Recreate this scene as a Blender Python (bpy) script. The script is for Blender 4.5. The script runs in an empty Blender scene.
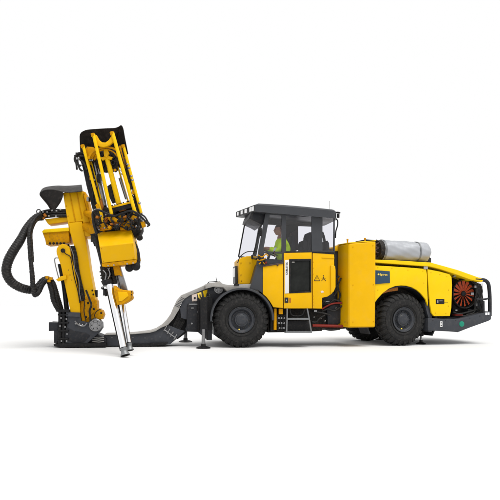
import bpy, bmesh, math, random
from mathutils import Vector, Matrix
random.seed(7)
R = math.radians
scene = bpy.context.scene
COL = scene.collection
FPX, CX, CY = 564.0, 250.0, 298.0
HCAM, ROLL = 1.07, R(0.4)
CAM = Vector((0, 0, HCAM))
CROT = Matrix.Rotation(math.pi/2, 3, 'X') @ Matrix.Rotation(ROLL, 3, 'Z')

# ------------------------------------------------------------------ materials
def mat(name, col, rough=0.5, metal=0.0, coat=0.0, var=0.06, vscale=3.0, bump=0.0, bscale=60.0, dust=None, dust_amt=0.0, aniso=None, spec=0.22, rvar=0.12):
    m = bpy.data.materials.new(name); m.use_nodes = True
    nt = m.node_tree; b = nt.nodes['Principled BSDF']
    b.inputs['Roughness'].default_value = rough; b.inputs['Metallic'].default_value = metal
    b.inputs['Coat Weight'].default_value = coat*.25; b.inputs['Coat Roughness'].default_value = 0.12
    b.inputs['Specular IOR Level'].default_value = spec
    tc = nt.nodes.new('ShaderNodeTexCoord')
    mp = nt.nodes.new('ShaderNodeMapping'); nt.links.new(tc.outputs['Object'], mp.inputs[0])
    if aniso: mp.inputs['Scale'].default_value = aniso
    n = nt.nodes.new('ShaderNodeTexNoise'); n.inputs['Scale'].default_value = vscale; n.inputs['Detail'].default_value = 8
    n.inputs['Roughness'].default_value = .65
    nt.links.new(mp.outputs[0], n.inputs['Vector'])
    mr = nt.nodes.new('ShaderNodeMapRange'); mr.inputs[1].default_value = .3; mr.inputs[2].default_value = .7
    mr.inputs[3].default_value = 1-var; mr.inputs[4].default_value = 1+var
    nt.links.new(n.outputs[0], mr.inputs[0])
    vm = nt.nodes.new('ShaderNodeVectorMath'); vm.operation = 'SCALE'; vm.inputs[0].default_value = col
    nt.links.new(mr.outputs[0], vm.inputs['Scale'])
    out = vm.outputs[0]
    if dust:
        n2 = nt.nodes.new('ShaderNodeTexNoise'); n2.inputs['Scale'].default_value = vscale*2.7; n2.inputs['Detail'].default_value = 10
        nt.links.new(tc.outputs['Object'], n2.inputs['Vector'])
        r2 = nt.nodes.new('ShaderNodeMapRange'); r2.inputs[1].default_value = .5; r2.inputs[2].default_value = .75
        r2.inputs[3].default_value = 0; r2.inputs[4].default_value = dust_amt
        nt.links.new(n2.outputs[0], r2.inputs[0])
        mx = nt.nodes.new('ShaderNodeMix'); mx.data_type = 'RGBA'
        nt.links.new(r2.outputs[0], mx.inputs[0]); nt.links.new(out, mx.inputs[6]); mx.inputs[7].default_value = (*dust, 1)
        out = mx.outputs[2]
    nt.links.new(out, b.inputs['Base Color'])
    rr = nt.nodes.new('ShaderNodeMapRange'); rr.inputs[1].default_value = .3; rr.inputs[2].default_value = .7
    rr.inputs[3].default_value = max(0.02, rough-rvar*rough); rr.inputs[4].default_value = min(1, rough+rvar*2*rough)
    nt.links.new(n.outputs[0], rr.inputs[0]); nt.links.new(rr.outputs[0], b.inputs['Roughness'])
    if bump:
        n3 = nt.nodes.new('ShaderNodeTexNoise'); n3.inputs['Scale'].default_value = bscale; n3.inputs['Detail'].default_value = 4
        nt.links.new(mp.outputs[0], n3.inputs['Vector'])
        bp = nt.nodes.new('ShaderNodeBump'); bp.inputs['Strength'].default_value = bump; bp.inputs['Distance'].default_value = .01
        nt.links.new(n3.outputs[0], bp.inputs['Height']); nt.links.new(bp.outputs[0], b.inputs['Normal'])
    return m
def glass(name, tint, refl=.08):
    m = bpy.data.materials.new(name); m.use_nodes = True; nt = m.node_tree
    nt.nodes.remove(nt.nodes['Principled BSDF']); out = nt.nodes['Material Output']
    t = nt.nodes.new('ShaderNodeBsdfTransparent'); t.inputs[0].default_value = (*tint, 1)
    g = nt.nodes.new('ShaderNodeBsdfGlossy'); g.inputs['Roughness'].default_value = .03
    mx = nt.nodes.new('ShaderNodeMixShader'); mx.inputs[0].default_value = refl
    nt.links.new(t.outputs[0], mx.inputs[1]); nt.links.new(g.outputs[0], mx.inputs[2]); nt.links.new(mx.outputs[0], out.inputs[0])
    return m
YEL = (.66, .362, .0005)
M = dict(
 yellow=mat('yellow_paint', YEL, .42, spec=.12, var=.045, vscale=2.2, bump=.10, bscale=5, dust=(.42,.30,.10), dust_amt=.10),
 yellowlit=mat('lit_yellow_paint', (.73, .475, .001), .38, spec=.14, var=.035, vscale=2.0, bump=.09, bscale=5, dust=(.5,.38,.12), dust_amt=.08),  # same yellow paint, lightened to paint light onto the hood and tops
 yellow_worn=mat('worn_yellow_paint', (.50, .23, .001), .5, spec=.06, var=.16, vscale=9, bump=.12, bscale=70, dust=(.10,.06,.03), dust_amt=.5),
 rod=mat('rod_yellow', (.72,.44,.001), .4, spec=.1, var=.08, vscale=10, dust=(.4,.2,.05), dust_amt=.3),
 orange=mat('orange_primer', (.36,.12,.01), .5, var=.2, vscale=14, dust=(.05,.03,.02), dust_amt=.5),
 grey=mat('charcoal_paint', (.038,.041,.049), .42, coat=.15, var=.12, vscale=5, bump=.06, bscale=50, dust=(.16,.14,.12), dust_amt=.12),
 darkgrey=mat('dark_frame_paint', (.016,.017,.021), .5, var=.18, vscale=6, bump=.1, bscale=50, dust=(.10,.085,.07), dust_amt=.25),
 cabgrey=mat('cab_grey_paint', (.040,.042,.047), .4, coat=.1, var=.06, vscale=5, bump=.04, bscale=40),
 lightgrey=mat('light_grey', (.30,.29,.275), .55, var=.12, vscale=8, bump=.12, bscale=50, dust=(.2,.17,.14), dust_amt=.3),  # light grey parts; also colours in the lit top of the boom
 black=mat('black_steel', (.006,.006,.007), .5, var=.3, vscale=8, bump=.12, bscale=60, dust=(.06,.05,.04), dust_amt=.3),
 grime=mat('oily_black_machinery', (.008,.007,.006), .6, var=.4, vscale=14, bump=.3, bscale=40, dust=(.09,.06,.04), dust_amt=.5),
 hose=mat('black_hose_rubber', (.010,.0095,.0095), .48, var=.25, vscale=9, bump=.15, bscale=90, dust=(.10,.09,.08), dust_amt=.35),
 tyre=mat('tyre_rubber', (.013,.0128,.0128), .72, var=.2, vscale=7, bump=.25, bscale=80, dust=(.052,.048,.045), dust_amt=.5),
 rubber=mat('rubber_flap', (.013,.011,.010), .5, var=.3, vscale=5, bump=.2, bscale=30, dust=(.09,.07,.06), dust_amt=.3),
 rim=mat('rim_grey_paint', (.032,.035,.042), .4, coat=.1, var=.12, vscale=10, bump=.05, dust=(.12,.1,.08), dust_amt=.3),
 chrome=mat('chromed_steel', (.86,.86,.88), .16, metal=1, var=.04, vscale=6, aniso=(6,6,.6)),
 steel=mat('bare_steel', (.25,.25,.255), .34, metal=1, var=.15, vscale=12, dust=(.1,.08,.06), dust_amt=.35),
 alu=mat('brushed_aluminium', (.19,.195,.20), .42, metal=.6, var=.08, vscale=8),
 wrap=mat('silver_insulation_jacket', (.34,.35,.37), .45, metal=.3, var=.035, vscale=4, bump=.15, bscale=7),
 white=mat('white_plate', (.62,.62,.62), .45, var=.04),
 lamp=mat('lamp_lens', (.85,.86,.88), .15, var=.05),
 darkglass=mat('dark_window_glass', (.012,.013,.012), .06, var=.5, vscale=4, spec=.12),
 red=mat('red_primer', (.17,.012,.006), .5, var=.15, vscale=10, dust=(.1,.03,.02), dust_amt=.3),
 fan=mat('orange_fan_plastic', (.42,.06,.018), .45, var=.15, vscale=9, dust=(.12,.04,.02), dust_amt=.4),
 green=mat('green_emblem_enamel', (.01,.20,.13), .35, var=.05),
 blue=mat('navy_plate', (.022,.052,.088), .35, var=.08, vscale=5),
 lettering=mat('yellow_lettering', (.85,.62,.10), .5, var=.02),
 ink=mat('black_ink', (.012,.014,.02), .5, var=.02),
 pink=mat('pale_decal', (.60,.50,.44), .5, var=.1),
 hivis=mat('lime_safety_fabric', (.66,1.0,.015), .85, var=.16, vscale=9, bump=1.0, bscale=9),
 navy=mat('dark_trousers', (.02,.025,.04), .9, var=.1),
 skin=mat('skin', (.42,.24,.16), .55, var=.06),
 hair=mat('brown_hair', (.06,.035,.02), .7, var=.2),
 silverstripe=mat('reflective_stripe', (.55,.6,.6), .4, var=.1),
 seat=mat('seat_fabric', (.018,.017,.018), .85, var=.2, bump=.05),
 lining=mat('cab_lining', (.055,.052,.045), .8, var=.1, vscale=6, bump=.1),
 brown=mat('brown_cab_trim', (.07,.045,.04), .7, var=.3, vscale=9),
 ground=mat('white_studio_floor', (.64,.64,.64), .95, var=.0, spec=.0),
 clear=glass('clear_glass', (.90,.90,.93), .03), tint=glass('tinted_glass', (.62,.62,.64)),
)

# ------------------------------------------------------------------ frames
def ray(px, py):
    return CROT @ Vector(((px-CX)/FPX, (CY-py)/FPX, -1.0))
class Frame:
    def __init__(s, O, th):
        s.O = Vector(O); s.th = th
        s.u = Vector((math.cos(th), math.sin(th), 0)); s.v = Vector((-math.sin(th), math.cos(th), 0))
    def uz(s, px, py, v):
        d = ray(px, py); P0 = s.O + s.v*v
        t = (P0-CAM).dot(s.v)/d.dot(s.v); P = CAM + d*t
        return ((P-s.O).dot(s.u), P.z)
    def w(s, u, v, z): return s.O + s.u*u + s.v*v + Vector((0, 0, z))
    def at(s, px, py, v):
        u, z = s.uz(px, py, v); return s.w(u, v, z-s.O.z)
def ground_pt(px, py):
    d = ray(px, py); t = -HCAM/d.z; return CAM + d*t
F = Frame(ground_pt(241.5, 348), R(9))      # front carrier
B = Frame(ground_pt(404, 346), R(18))       # rear carrier
D = Frame((0, 10.5, 0), 0.0)                # drill feed
def pxm(P):                                  # metres per photo pixel at a point
    return (P.y)/FPX

# ------------------------------------------------------------------ mesh collector
class G:
    def __init__(s): s.v = []; s.f = []
    def add(s, vs, fs):
        o = len(s.v); s.v += [Vector(p) for p in vs]; s.f += [tuple(i+o for i in f) for f in fs]; return s
    def mesh(s, me, mtx=None):
        return s.add([(mtx @ v.co if mtx else v.co.copy()) for v in me.vertices], [tuple(p.vertices) for p in me.polygons])
    def box(s, fr, u0, u1, v0, v1, z0, z1):
        P = [fr.w(u, v, z) for z in (z0, z1) for v in (v0, v1) for u in (u0, u1)]
        return s.add(P, [(0,2,3,1),(4,5,7,6),(0,1,5,4),(2,6,7,3),(0,4,6,2),(1,3,7,5)])
    def pbox(s, fr, x0, y0, x1, y1, v0, v1):  # box whose near face fills a rectangle seen at v0
        return s.prism(fr, [(x0,y0),(x1,y0),(x1,y1),(x0,y1)], v0, v1)
    def hull(s, A, Bq):                        # two matching loops
        n = len(A); return s.add(list(A)+list(Bq), [tuple(range(n))[::-1], tuple(range(n, 2*n))] + [(i, (i+1) % n, n+(i+1) % n, n+i) for i in range(n)])
    def prism(s, fr, pts, v0, v1, bev=0.004, holes=(), res=1):
        cu = bpy.data.curves.new('tmp', 'CURVE'); cu.dimensions = '2D'; cu.fill_mode = 'BOTH'
        h = (v1-v0)/2; bev = min(bev, h*.45)
        cu.extrude = h-bev; cu.bevel_depth = bev; cu.offset = -bev; cu.bevel_resolution = res
        for loop in (pts, *holes):
            L = [fr.uz(x, y, v0) for x, y in loop]
            sp = cu.splines.new('POLY'); sp.points.add(len(L)-1)
            for p, (a, b) in zip(sp.points, L): p.co = (a, b, 0, 1)
            sp.use_cyclic_u = True
        ob = bpy.data.objects.new('tmp', cu); COL.objects.link(ob)
        me = bpy.data.meshes.new_from_object(ob)
        s.add([fr.w(q.co.x, v0+h-q.co.z, q.co.y-fr.O.z) for q in me.vertices], [tuple(p.vertices)[::-1] for p in me.polygons])
        bpy.data.objects.remove(ob); bpy.data.curves.remove(cu); bpy.data.meshes.remove(me)
        return s
    def tube(s, path, r, n=12, cap=True, smooth=0, prof=None):
        P = [Vector(p) for p in path]
        if smooth: P = spline(P, smooth)
        rs = r if isinstance(r, (list, tuple)) else None
        L = [0]
        for a, b in zip(P, P[1:]): L.append(L[-1]+(b-a).length)
        o = len(s.v); m = len(P); t0 = (P[1]-P[0]).normalized()
        nrm = t0.orthogonal().normalized()
        for i, p in enumerate(P):
            t = (P[min(i+1, m-1)]-P[max(i-1, 0)]).normalized()
            nrm = (nrm - t*nrm.dot(t)).normalized(); bn = t.cross(nrm)
            if rs:
                k = (L[i]/L[-1])*(len(rs)-1); j = min(int(k), len(rs)-2); rr = rs[j]+(rs[j+1]-rs[j])*(k-j)
            else: rr = r
            for q in range(n):
                a = 2*math.pi*q/n
                r2 = rr*(prof(L[i], a) if prof else 1)
                s.v.append(p + nrm*(math.cos(a)*r2) + bn*(math.sin(a)*r2))
        for i in range(m-1):
            for q in range(n):
                s.f.append((o+i*n+q, o+i*n+(q+1) % n, o+(i+1)*n+(q+1) % n, o+(i+1)*n+q))
        if cap:
            s.f.append(tuple(o+q for q in range(n))[::-1]); s.f.append(tuple(o+(m-1)*n+q for q in range(n)))
        return s
    def cyl(s, a, b, r, r2=None, n=20):
        return s.tube([a, b], [r, r if r2 is None else r2], n)
    def lathe(s, a, ax, prof, n=32):          # prof: (distance along ax, radius)
        a = Vector(a); ax = Vector(ax).normalized(); e = ax.orthogonal().normalized(); g = ax.cross(e); o = len(s.v); m = len(prof)
        for d, r in prof:
            for q in range(n):
                t = 2*math.pi*q/n; s.v.append(a+ax*d+(e*math.cos(t)+g*math.sin(t))*max(r, 1e-4))
        for i in range(m-1):
            for q in range(n): s.f.append((o+i*n+q, o+i*n+(q+1) % n, o+(i+1)*n+(q+1) % n, o+(i+1)*n+q))
        return s
    def ball(s, c, r, n=12):
        c = Vector(c); rr = r if isinstance(r, (tuple, list)) else (r, r, r)
        me = bpy.data.meshes.new('t'); bm = bmesh.new(); bmesh.ops.create_uvsphere(bm, u_segments=n, v_segments=max(6, n*2//3), radius=1)
        bm.to_mesh(me); bm.free(); s.mesh(me, Matrix.Translation(c) @ Matrix.Diagonal((*rr, 1))); bpy.data.meshes.remove(me); return s
    def build(s, name, parent, m, bevel=0.0, ang=38, label=None):
        if name in SPLIT:
            isl = s.islands()
            if len(isl) > 1:
                return [g_._build(name, parent, m, bevel, ang, label) for g_ in isl][0]
        return s._build(name, parent, m, bevel, ang, label)
    def islands(s):
        p = list(range(len(s.v)))
        def fnd(i):
            while p[i] != i: p[i] = p[p[i]]; i = p[i]
            return i
        for f in s.f:
            for i in f[1:]: p[fnd(i)] = fnd(f[0])
        d = {}
        for f in s.f: d.setdefault(fnd(f[0]), []).append(f)
        out = []
        for fs in d.values():
            ids = sorted({i for f in fs for i in f}); mp = {k: j for j, k in enumerate(ids)}
            g_ = G(); g_.v = [s.v[i] for i in ids]; g_.f = [tuple(mp[i] for i in f) for f in fs]; out.append(g_)
        return out
    def _build(s, name, parent, m, bevel=0.0, ang=38, label=None):
        lo = [min(p[i] for p in s.v) for i in range(3)]; hi = [max(p[i] for p in s.v) for i in range(3)]
        c = Vector([(a+b)/2 for a, b in zip(lo, hi)])
        me = bpy.data.meshes.new(name); me.from_pydata([p-c for p in s.v], [], s.f)
        bm = bmesh.new(); bm.from_mesh(me); bmesh.ops.remove_doubles(bm, verts=bm.verts, dist=1e-5)
        bmesh.ops.recalc_face_normals(bm, faces=bm.faces); bm.to_mesh(me); bm.free()
        me.materials.append(M[m] if isinstance(m, str) else m)
        for p in me.polygons: p.use_smooth = True
        me.set_sharp_from_angle(angle=R(ang))
        ob = bpy.data.objects.new(name, me); COL.objects.link(ob)
        place(ob, c, parent)
        if bevel:
            b = ob.modifiers.new('bevel', 'BEVEL'); b.width = bevel; b.segments = 2; b.limit_method = 'ANGLE'; b.angle_limit = R(40)
        if label: ob['label'] = label
        return ob
WPOS = {}
SPLIT = set('''filter_housing clamp_wire drum_fitting pin_bolt bolt marker_lamp engine_hose hose_fitting lifting_eye corner_bolt rivet bonnet_bolt
work_lamp door_mirror_arm hydraulic_hose pipe_fitting support_post battery_box valve valve_hose manifold_bolt grease_fitting knuckle_hose knuckle_bolt
link_rivet boom_hose column_bolt arm_fitting hydraulic_lines line_fitting hose_clamp carriage_hose gripper_bolt carriage_arm feed_hose feed_line
sensor_cable cable_fitting skirt_bolt box_bolt clamp_bolt guide_wire gripper_arm skid_plate tail_guard fan_guard drum_pipe clamp_band copper_fitting
hose_bundle base_pipe tread_cleat door_seam eyes reflective_band filter_canister instrument_console red_pipe jack_guide mount_bracket block_seam latch_symbol reflector_mark slew_cradle'''.split())
def place(ob, c, parent):
    if parent is not None:
        ob.parent = parent; ob.location = Vector(c) - WPOS[parent.name]
    else: ob.location = c
    WPOS[ob.name] = Vector(c)
def empty(name, c, parent=None):
    o = bpy.data.objects.new(name, None); COL.objects.link(o); o.empty_display_size = .2; place(o, Vector(c), parent); return o
def spline(P, k):
    out = []
    Q = [P[0]*2-P[1]] + list(P) + [P[-1]*2-P[-2]]
    for i in range(1, len(Q)-2):
        a, b, c, d = Q[i-1:i+3]
        for j in range(k):
            t = j/k
            out.append(.5*((2*b)+(c-a)*t+(2*a-5*b+4*c-d)*t*t+(3*b-a-3*c+d)*t**3))
    out.append(P[-1].copy()); return out
def text(s, fr, px, py, v, hpx, m, parent, name, rot=0, bold=0.0, sx=1.0):
    P = fr.at(px, py, v); sc = hpx*pxm(P)/.70
    cu = bpy.data.curves.new('t', 'FONT'); cu.body = s; cu.size = sc; cu.extrude = .002; cu.offset = bold*sc
    cu.space_character = 1.1; cu.align_x = 'CENTER'; cu.align_y = 'CENTER'
    ob = bpy.data.objects.new('t', cu); COL.objects.link(ob); me = bpy.data.meshes.new_from_object(ob)
    g = G(); cr, sr = math.cos(rot), math.sin(rot)
    g.add([P + fr.u*(q.co.x*sx*cr-q.co.y*sr) + Vector((0,0,1))*(q.co.x*sx*sr+q.co.y*cr) - fr.v*q.co.z for q in me.vertices], [tuple(p.vertices) for p in me.polygons])
    bpy.data.objects.remove(ob); bpy.data.curves.remove(cu)
    return g.build(name, parent, m)
def PT(fr, pts, v): return [fr.at(x, y, v) for x, y in pts]
def arc(cx, cy, r, a0, a1, n=16, ry=None):
    ry = r if ry is None else ry
    return [(cx+r*math.cos(R(a0+(a1-a0)*i/n)), cy-ry*math.sin(R(a0+(a1-a0)*i/n))) for i in range(n+1)]

# ------------------------------------------------------------------ root
rig = empty('drilling_rig', F.w(1.2, .9, 0))
rig['label'] = 'yellow and charcoal articulated mining drill rig with upright rod magazine and black hoses'
rig['category'] = 'drilling rig'

# ------------------------------------------------------------------ wheels
WR, WW = .605, .40
def make_wheel():
    w = bpy.data.objects.new('wheel', None); COL.objects.link(w); w.parent = rig; WPOS[w.name] = Vector((0,0,0))
    w.empty_display_size = .2
    t = G(); O = Vector((0, 0, 0)); ax = Vector((0, 1, 0)); b = WR-.032
    prof = [(.045,.275),(.03,.285),(.012,.32),(.004,.37),(.0,.42),(.004,.46),(.018,.50),(.03,.525),(.05,.55),(.08,b),(.14,b+.004),(WW/2,b+.006),(WW-.14,b+.004),(WW-.08,b),(WW-.05,.55),(WW-.018,.50),(WW,.42),(WW-.012,.32),(WW-.045,.275),(WW/2,.27),(.045,.275)]
    t.lathe(O, ax, prof, 72)
    # raised sidewall rings
    t.lathe(O, ax, [(.012,.335),(-.004,.34),(-.004,.348),(.008,.352)], 72)
    t.lathe(O, ax, [(.012,.468),(.0,.472),(.0,.479),(.014,.483)], 72)
    NL = 27
    for side in (0, 1):
        for k in range(NL):
            a0 = 2*math.pi*(k+.5*side)/NL
            cs = [(.205,WR-.004),(.16,WR-.002),(.10,WR-.003),(.055,WR-.018),(.026,WR-.05),(.010,WR-.085),(.006,WR-.115)]
            cb = [(.205,b-.01),(.16,b-.01),(.10,b-.01),(.075,b-.02),(.05,WR-.07),(.03,WR-.10),(.02,WR-.13)]
            vs = []
            for (y, r), (y2, r2) in zip(cs, cb):
                yy, yy2 = (y, y2) if side == 0 else (WW-y, WW-y2)
                sk = -(.205-y)*.55
                wd = .070 if y > .05 else .070-.9*(.055-y)*.5
                for da, (Y, RR) in ((-wd, (yy, r)), (wd, (yy, r)), (wd*1.12, (yy2, r2)), (-wd*1.12, (yy2, r2))):
                    an = a0+sk+da*.95; vs.append((RR*math.cos(an), Y, RR*math.sin(an)))
            n = len(cs); fs = [(0,1,2,3), tuple(4*(n-1)+i for i in (3,2,1,0))]
            for i in range(n-1):
                for j in range(4): fs.append((4*i+j, 4*i+(j+1) % 4, 4*i+4+(j+1) % 4, 4*i+4+j))
            t.add(vs, fs)
    t.build('tyre', w, 'tyre', ang=45)
    r = G()
    r.lathe(O, ax, [(.05,.262),(.018,.276),(.008,.282),(.006,.274),(.022,.262),(.03,.235),(.036,.228),(.05,.222),(.085,.205),(.10,.19),(.10,.168),(.085,.163),(.085,.02),(.3,.02),(.3,.27),(.05,.262)], 64)
    for k in range(12):
        a = 2*math.pi*k/12; c = Vector((.186*math.cos(a), .10, .186*math.sin(a)))
        r.cyl(c, c-ax*.022, .012, n=6)
    r.build('rim', w, 'rim', ang=30)
    h = G()
    h.lathe(O, ax, [(.09,.152),(.045,.148),(.035,.140),(.035,.118),(.028,.112),(.02,.095),(.018,.05),(.018,.0)], 48)
    for k in range(8):
        a = 2*math.pi*(k+.5)/8; c = Vector((.129*math.cos(a), .036, .129*math.sin(a)))
        h.cyl(c, c-ax*.010, .008, n=6)
    h.build('hub', w, 'rim', ang=30)
    g = G(); c = Vector((-.05, .015, -.205)); g.cyl(c+ax*.02, c, .016, .013, n=12); g.build('grease_plug', w, 'lettering')
    return w
wheel0 = make_wheel()
def wheel_at(fr, u, v, first=None, flip=False, spin=0):
    w = wheel0 if first else wheel0.copy()
    if not first:
        COL.objects.link(w)
        for ch in list(wheel0.children):
            c = ch.copy(); COL.objects.link(c); c.parent = w
    w.location = fr.w(u, v, WR-.005) - WPOS[rig.name]
    w.rotation_euler = (0, spin, fr.th + (math.pi if flip else 0))
    return w
wheel_at(F, 0, 0, first=True)
wheel_at(B, 0, 0, spin=.0)
wheel_at(F, 0, 1.92, flip=True, spin=.3)
wheel_at(B, 0, 1.92, flip=True, spin=.5)

# ------------------------------------------------------------------ rear carrier
hood = empty('engine_hood', B.at(415, 265, .9), rig)
g = G(); g.prism(B, [(372.5,259.5),(395,260.3),(426,262.3),(431,262.5),(442,265.5),(458,270),(484,279.3),(482,282.2),(470,279.5),(452,273),(440,269),(430,266.5),(425,266.2),(372.5,262.3)], -.02, 1.9, bev=.012, res=3)
g.build('hood_lid', hood, 'yellowlit')
arch = [(428,306),(425.5,299),(421,293.5),(417,290),(412,287.3),(406.5,285.8),(401,285.5),(395,286.2),(389,288.6),(383,293),(377.5,299),(374,304)]
FP = [(374.3,265.4),(386,266.0),(410,267.6),(426.3,269.0),(427,275)] + arch
g = G().prism(B, FP, 0, .05, bev=.010, res=2)
g.build('fender_panel', hood, 'yellowlit')
g = G().prism(B, [(427.6,269.2),(440,271.6),(449.5,274.2),(451.6,277),(452.2,285),(451.4,308),(450,316),(434,316.2),(431.6,313),(430,304),(428.8,290)], 0, .05, bev=.010, res=2)
g.build('engine_door', hood, 'yellowlit')
# far side skins
g = G(); 
def shifted(pts, v0, v1):  # outline traced at v0, rebuilt at v1 with the same size
    return [B.uz(x, y, v0) for x, y in pts]
def prism_uz(g, fr, L, v0, v1):
    A = [fr.w(u, v0, z) for u, z in L]; Q = [fr.w(u, v1, z) for u, z in L]; return g.hull(A, Q)
prism_uz(g, B, [B.uz(x, y, 0) for x, y in FP], 1.85, 1.9)
g.build('fender_panel', hood, 'yellow')
# latch plate with symbol
g = G().pbox(B, 436, 299, 444.5, 304, -.006, .01); dl = g.build('door_latch', hood, 'black')
g = G().pbox(B, 437.2, 300.2, 438.4, 302.8, -.010, .0); g.pbox(B, 439.4, 300.6, 442.6, 301.2, -.010, .0); g.build('latch_symbol', dl, 'lightgrey')
g = G().pbox(B, 443.6, 302.0, 448.0, 302.4, -.0035, .004); g.build('decal_line', hood, 'ink')
g = G().pbox(B, 424, 266.4, 428, 269.2, -.012, .01); g.build('hinge', hood, 'lightgrey')
# arch liner
g = G()
A0 = [B.uz(x, y, .03) for x, y in arc(402, 320, 35.3, -28, 205, 30, 34.0)]
A1 = [B.uz(x, y, .03) for x, y in arc(402, 320, 34.2, -28, 205, 30, 32.9)]
L = A0 + A1[::-1]
n = len(L); P = [B.w(u, .052, z) for u, z in L] + [B.w(u, .46, z) for u, z in L]; h = n//2
for i in range(h-1):
    j, k, l = i+1, n-2-i, n-1-i
    g.f += [(i, j, k, l), (n+l, n+k, n+j, n+i), (i, n+i, n+j, j), (l, k, n+k, n+l)]
g.v += P
g.build('arch_liner', rig, 'darkgrey')
g = G(); 
g.prism(B, [(375,290),(383,289),(398,285),(398,290.5),(388,292),(376,296)], .15, .30); g.build('wheel_arch_bracket', rig, 'orange')
g = G().prism(B, [(427.5,300),(430.6,304),(432,316),(432,332),(428.5,332),(428.5,318),(424.5,303)], .06, .30); g.build('mudguard', rig, 'grey')
# chassis core behind wheels
g = G(); g.prism(B, [(374,264),(430,268),(452,273.5),(453,318),(430,320),(376,318)], .47, 1.45)
g.prism(B, [(370,300),(440,300),(440,326),(372,326)], .55, 1.4)
g.build('rear_chassis', rig, 'grime')
g = G(); g.cyl(B.w(0, .3, WR), B.w(0, 1.62, WR), .13); g.ball(B.w(0, .95, WR), (.3,.3,.26)); g.build('rear_axle', rig, 'darkgrey')
# name plate
g = G().prism(B, [(375,270.2),(389.8,271.2),(390.2,282.8),(375,284.2)], -.02, .004); pl = g.build('name_plate', rig, 'blue')
text('Epiroc', B, 383.6, 274.7, -.0225, 1.9, 'lettering', pl, 'lettering', bold=.02, sx=1.12)
g = G().prism(B, arc(378.6, 274.4, .85, 0, 360, 10)[:-1], -.024, -.018, bev=.0005); g.build('emblem', pl, 'lettering')
g = G().pbox(B, 372.8, 272.5, 374.2, 283.5, -.02, .03); g.build('grab_handle', rig, 'lightgrey')
g = G().pbox(B, 373.2, 262.8, 376, 300, .03, .4); g.build('side_seal', rig, 'black')

# engine bay + fan
bay = empty('engine_bay', B.at(468, 298, .3), rig)
g = G().prism(B, [(452.5,274),(466,278.2),(477,282.5),(481.5,284.5),(483.5,300),(484,312),(466,318),(452.8,318.5)], .40, 1.55)
g.build('radiator_core', bay, 'grime')
g = G(); C = (463.2, 293.6)
for k in range(22):
    x0 = 454+k*1.35
    g.tube(PT(B, [(x0, 277.5+(k*.28)), (x0, 315)], .385), .004, 5)
g.build('radiator_fins', bay, 'black')
fan = empty('cooling_fan', B.at(*C, .2), bay); 
c0 = B.at(*C, .22); fr_px = pxm(c0)
bl = None
NB = 15
def blade_mesh():
    g = G(); r0, r1 = .055, .30
    A = []; Q = []
    for r, wd, tw in ((r0,.008,.010),(.12,.016,.014),(.22,.026,.016),(r1,.034,.014),(r1+.008,.022,.010)):
        A.append((Vector((r, -tw, -wd)), Vector((r, tw, wd))))
    vs = []
    for a, b in A: vs += [a, b, b+Vector((0,.006,0)), a+Vector((0,.006,0))]
    fs = [(0,1,2,3), tuple(4*(len(A)-1)+i for i in (3,2,1,0))]
    for i in range(len(A)-1):
        for j in range(4): fs.append((4*i+j, 4*i+(j+1) % 4, 4*i+4+(j+1) % 4, 4*i+4+j))
    me = bpy.data.meshes.new('blade'); me.from_pydata(vs, [], fs); me.materials.append(M['fan'])
    return me
# blades are sub-parts of the fan, which is a part of the rig
fan.parent = rig; fan.location = c0 - WPOS[rig.name]; WPOS[fan.name] = c0
bm_ = blade_mesh()
for k in range(NB):
    o = bpy.data.objects.new('blade', bm_); COL.objects.link(o); o.parent = fan; o.location = (0,0,0)
    o.rotation_euler = (Matrix.Rotation(B.th, 3, 'Z') @ Matrix.Rotation(2*math.pi*(k+.3)/NB, 3, 'Y')).to_euler()
g = G(); g.lathe(c0+B.v*.04, -B.v, [(0,.07),(.06,.065),(.075,.05),(.08,0)], 24); g.build('fan_hub', fan, 'black')
g = G(); 
for rr, w_ in ((.345,.010),(.21,.0025)):
    g.tube([c0-B.v*.075+(B.u*math.cos(a)+Vector((0,0,1))*math.sin(a))*rr for a in [2*math.pi*i/48 for i in range(49)]], w_, 6, cap=False)
for k in range(4):
    a = 2*math.pi*k/4+.4; d = B.u*math.cos(a)+Vector((0,0,1))*math.sin(a)
    g.tube([c0-B.v*.078+d*.05, c0-B.v*.078+d*.345], .0025, 6)
g.build('fan_guard', fan, 'black')
g = G(); g.lathe(c0+B.v*.03, -B.v, [(0,.345),(.10,.345),(.10,.36),(0,.36)], 48); g.build('fan_shroud', fan, 'grime')
# small bits in the bay
g = G()
for (x, y, x1, y1, v) in ((453.5,275.5,456,277.2,.1),(470.5,275.8+1.5,474,278.4+1.2,.12),(471,292.5,474,295,.05),(474.5,285.5,476.5,288,.1),(476,303.5,478,306,.12),(478.5,297,482,300,.15),(455.5,309.5,457.5,311,.1),(470,313,473,314.5,.2)):
    g.pbox(B, x, y, x1, y1, v, v+.04)
g.build('hose_fitting', bay, 'steel')
g = G()
for a in ([(478,284),(476,290),(479,296),(476,304),(480,311)],[(481,286),(482,292),(480,300),(483,310)],[(473,281),(477,286),(475,300),(474,312),(466,315)],[(453,312),(459,314),(470,311.5),(478,309)],[(454,316),(464,316),(474,314),(482,311)]):
    g.tube(PT(B, a, .14), .022, 8, smooth=6)
g.build('engine_hose', bay, 'hose')
g = G()
for (x,y,x1,y1) in ((476,300,483,312),(468,309,476,314),(477,288,480,293)): g.pbox(B, x, y, x1, y1, .2, .42)
g.build('filter_housing', bay, 'darkgrey', bevel=.02)
bay.parent = rig
g = G(); g.pbox(B, 455.5, 314.6, 463, 315.6, .08, .2); g.build('red_pipe', bay, 'red')
g = G()
for x, y in ((378,267.6),(392,268.4),(408,270),(423,271),(431,272.4),(440,274.4),(447,276.2),(448.6,290),(448.4,306),(435.4,313),(446,313.4),(378,290),(424,283)): g.cyl(B.at(x,y,0), B.at(x,y,-.008), .008, n=6)
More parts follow.
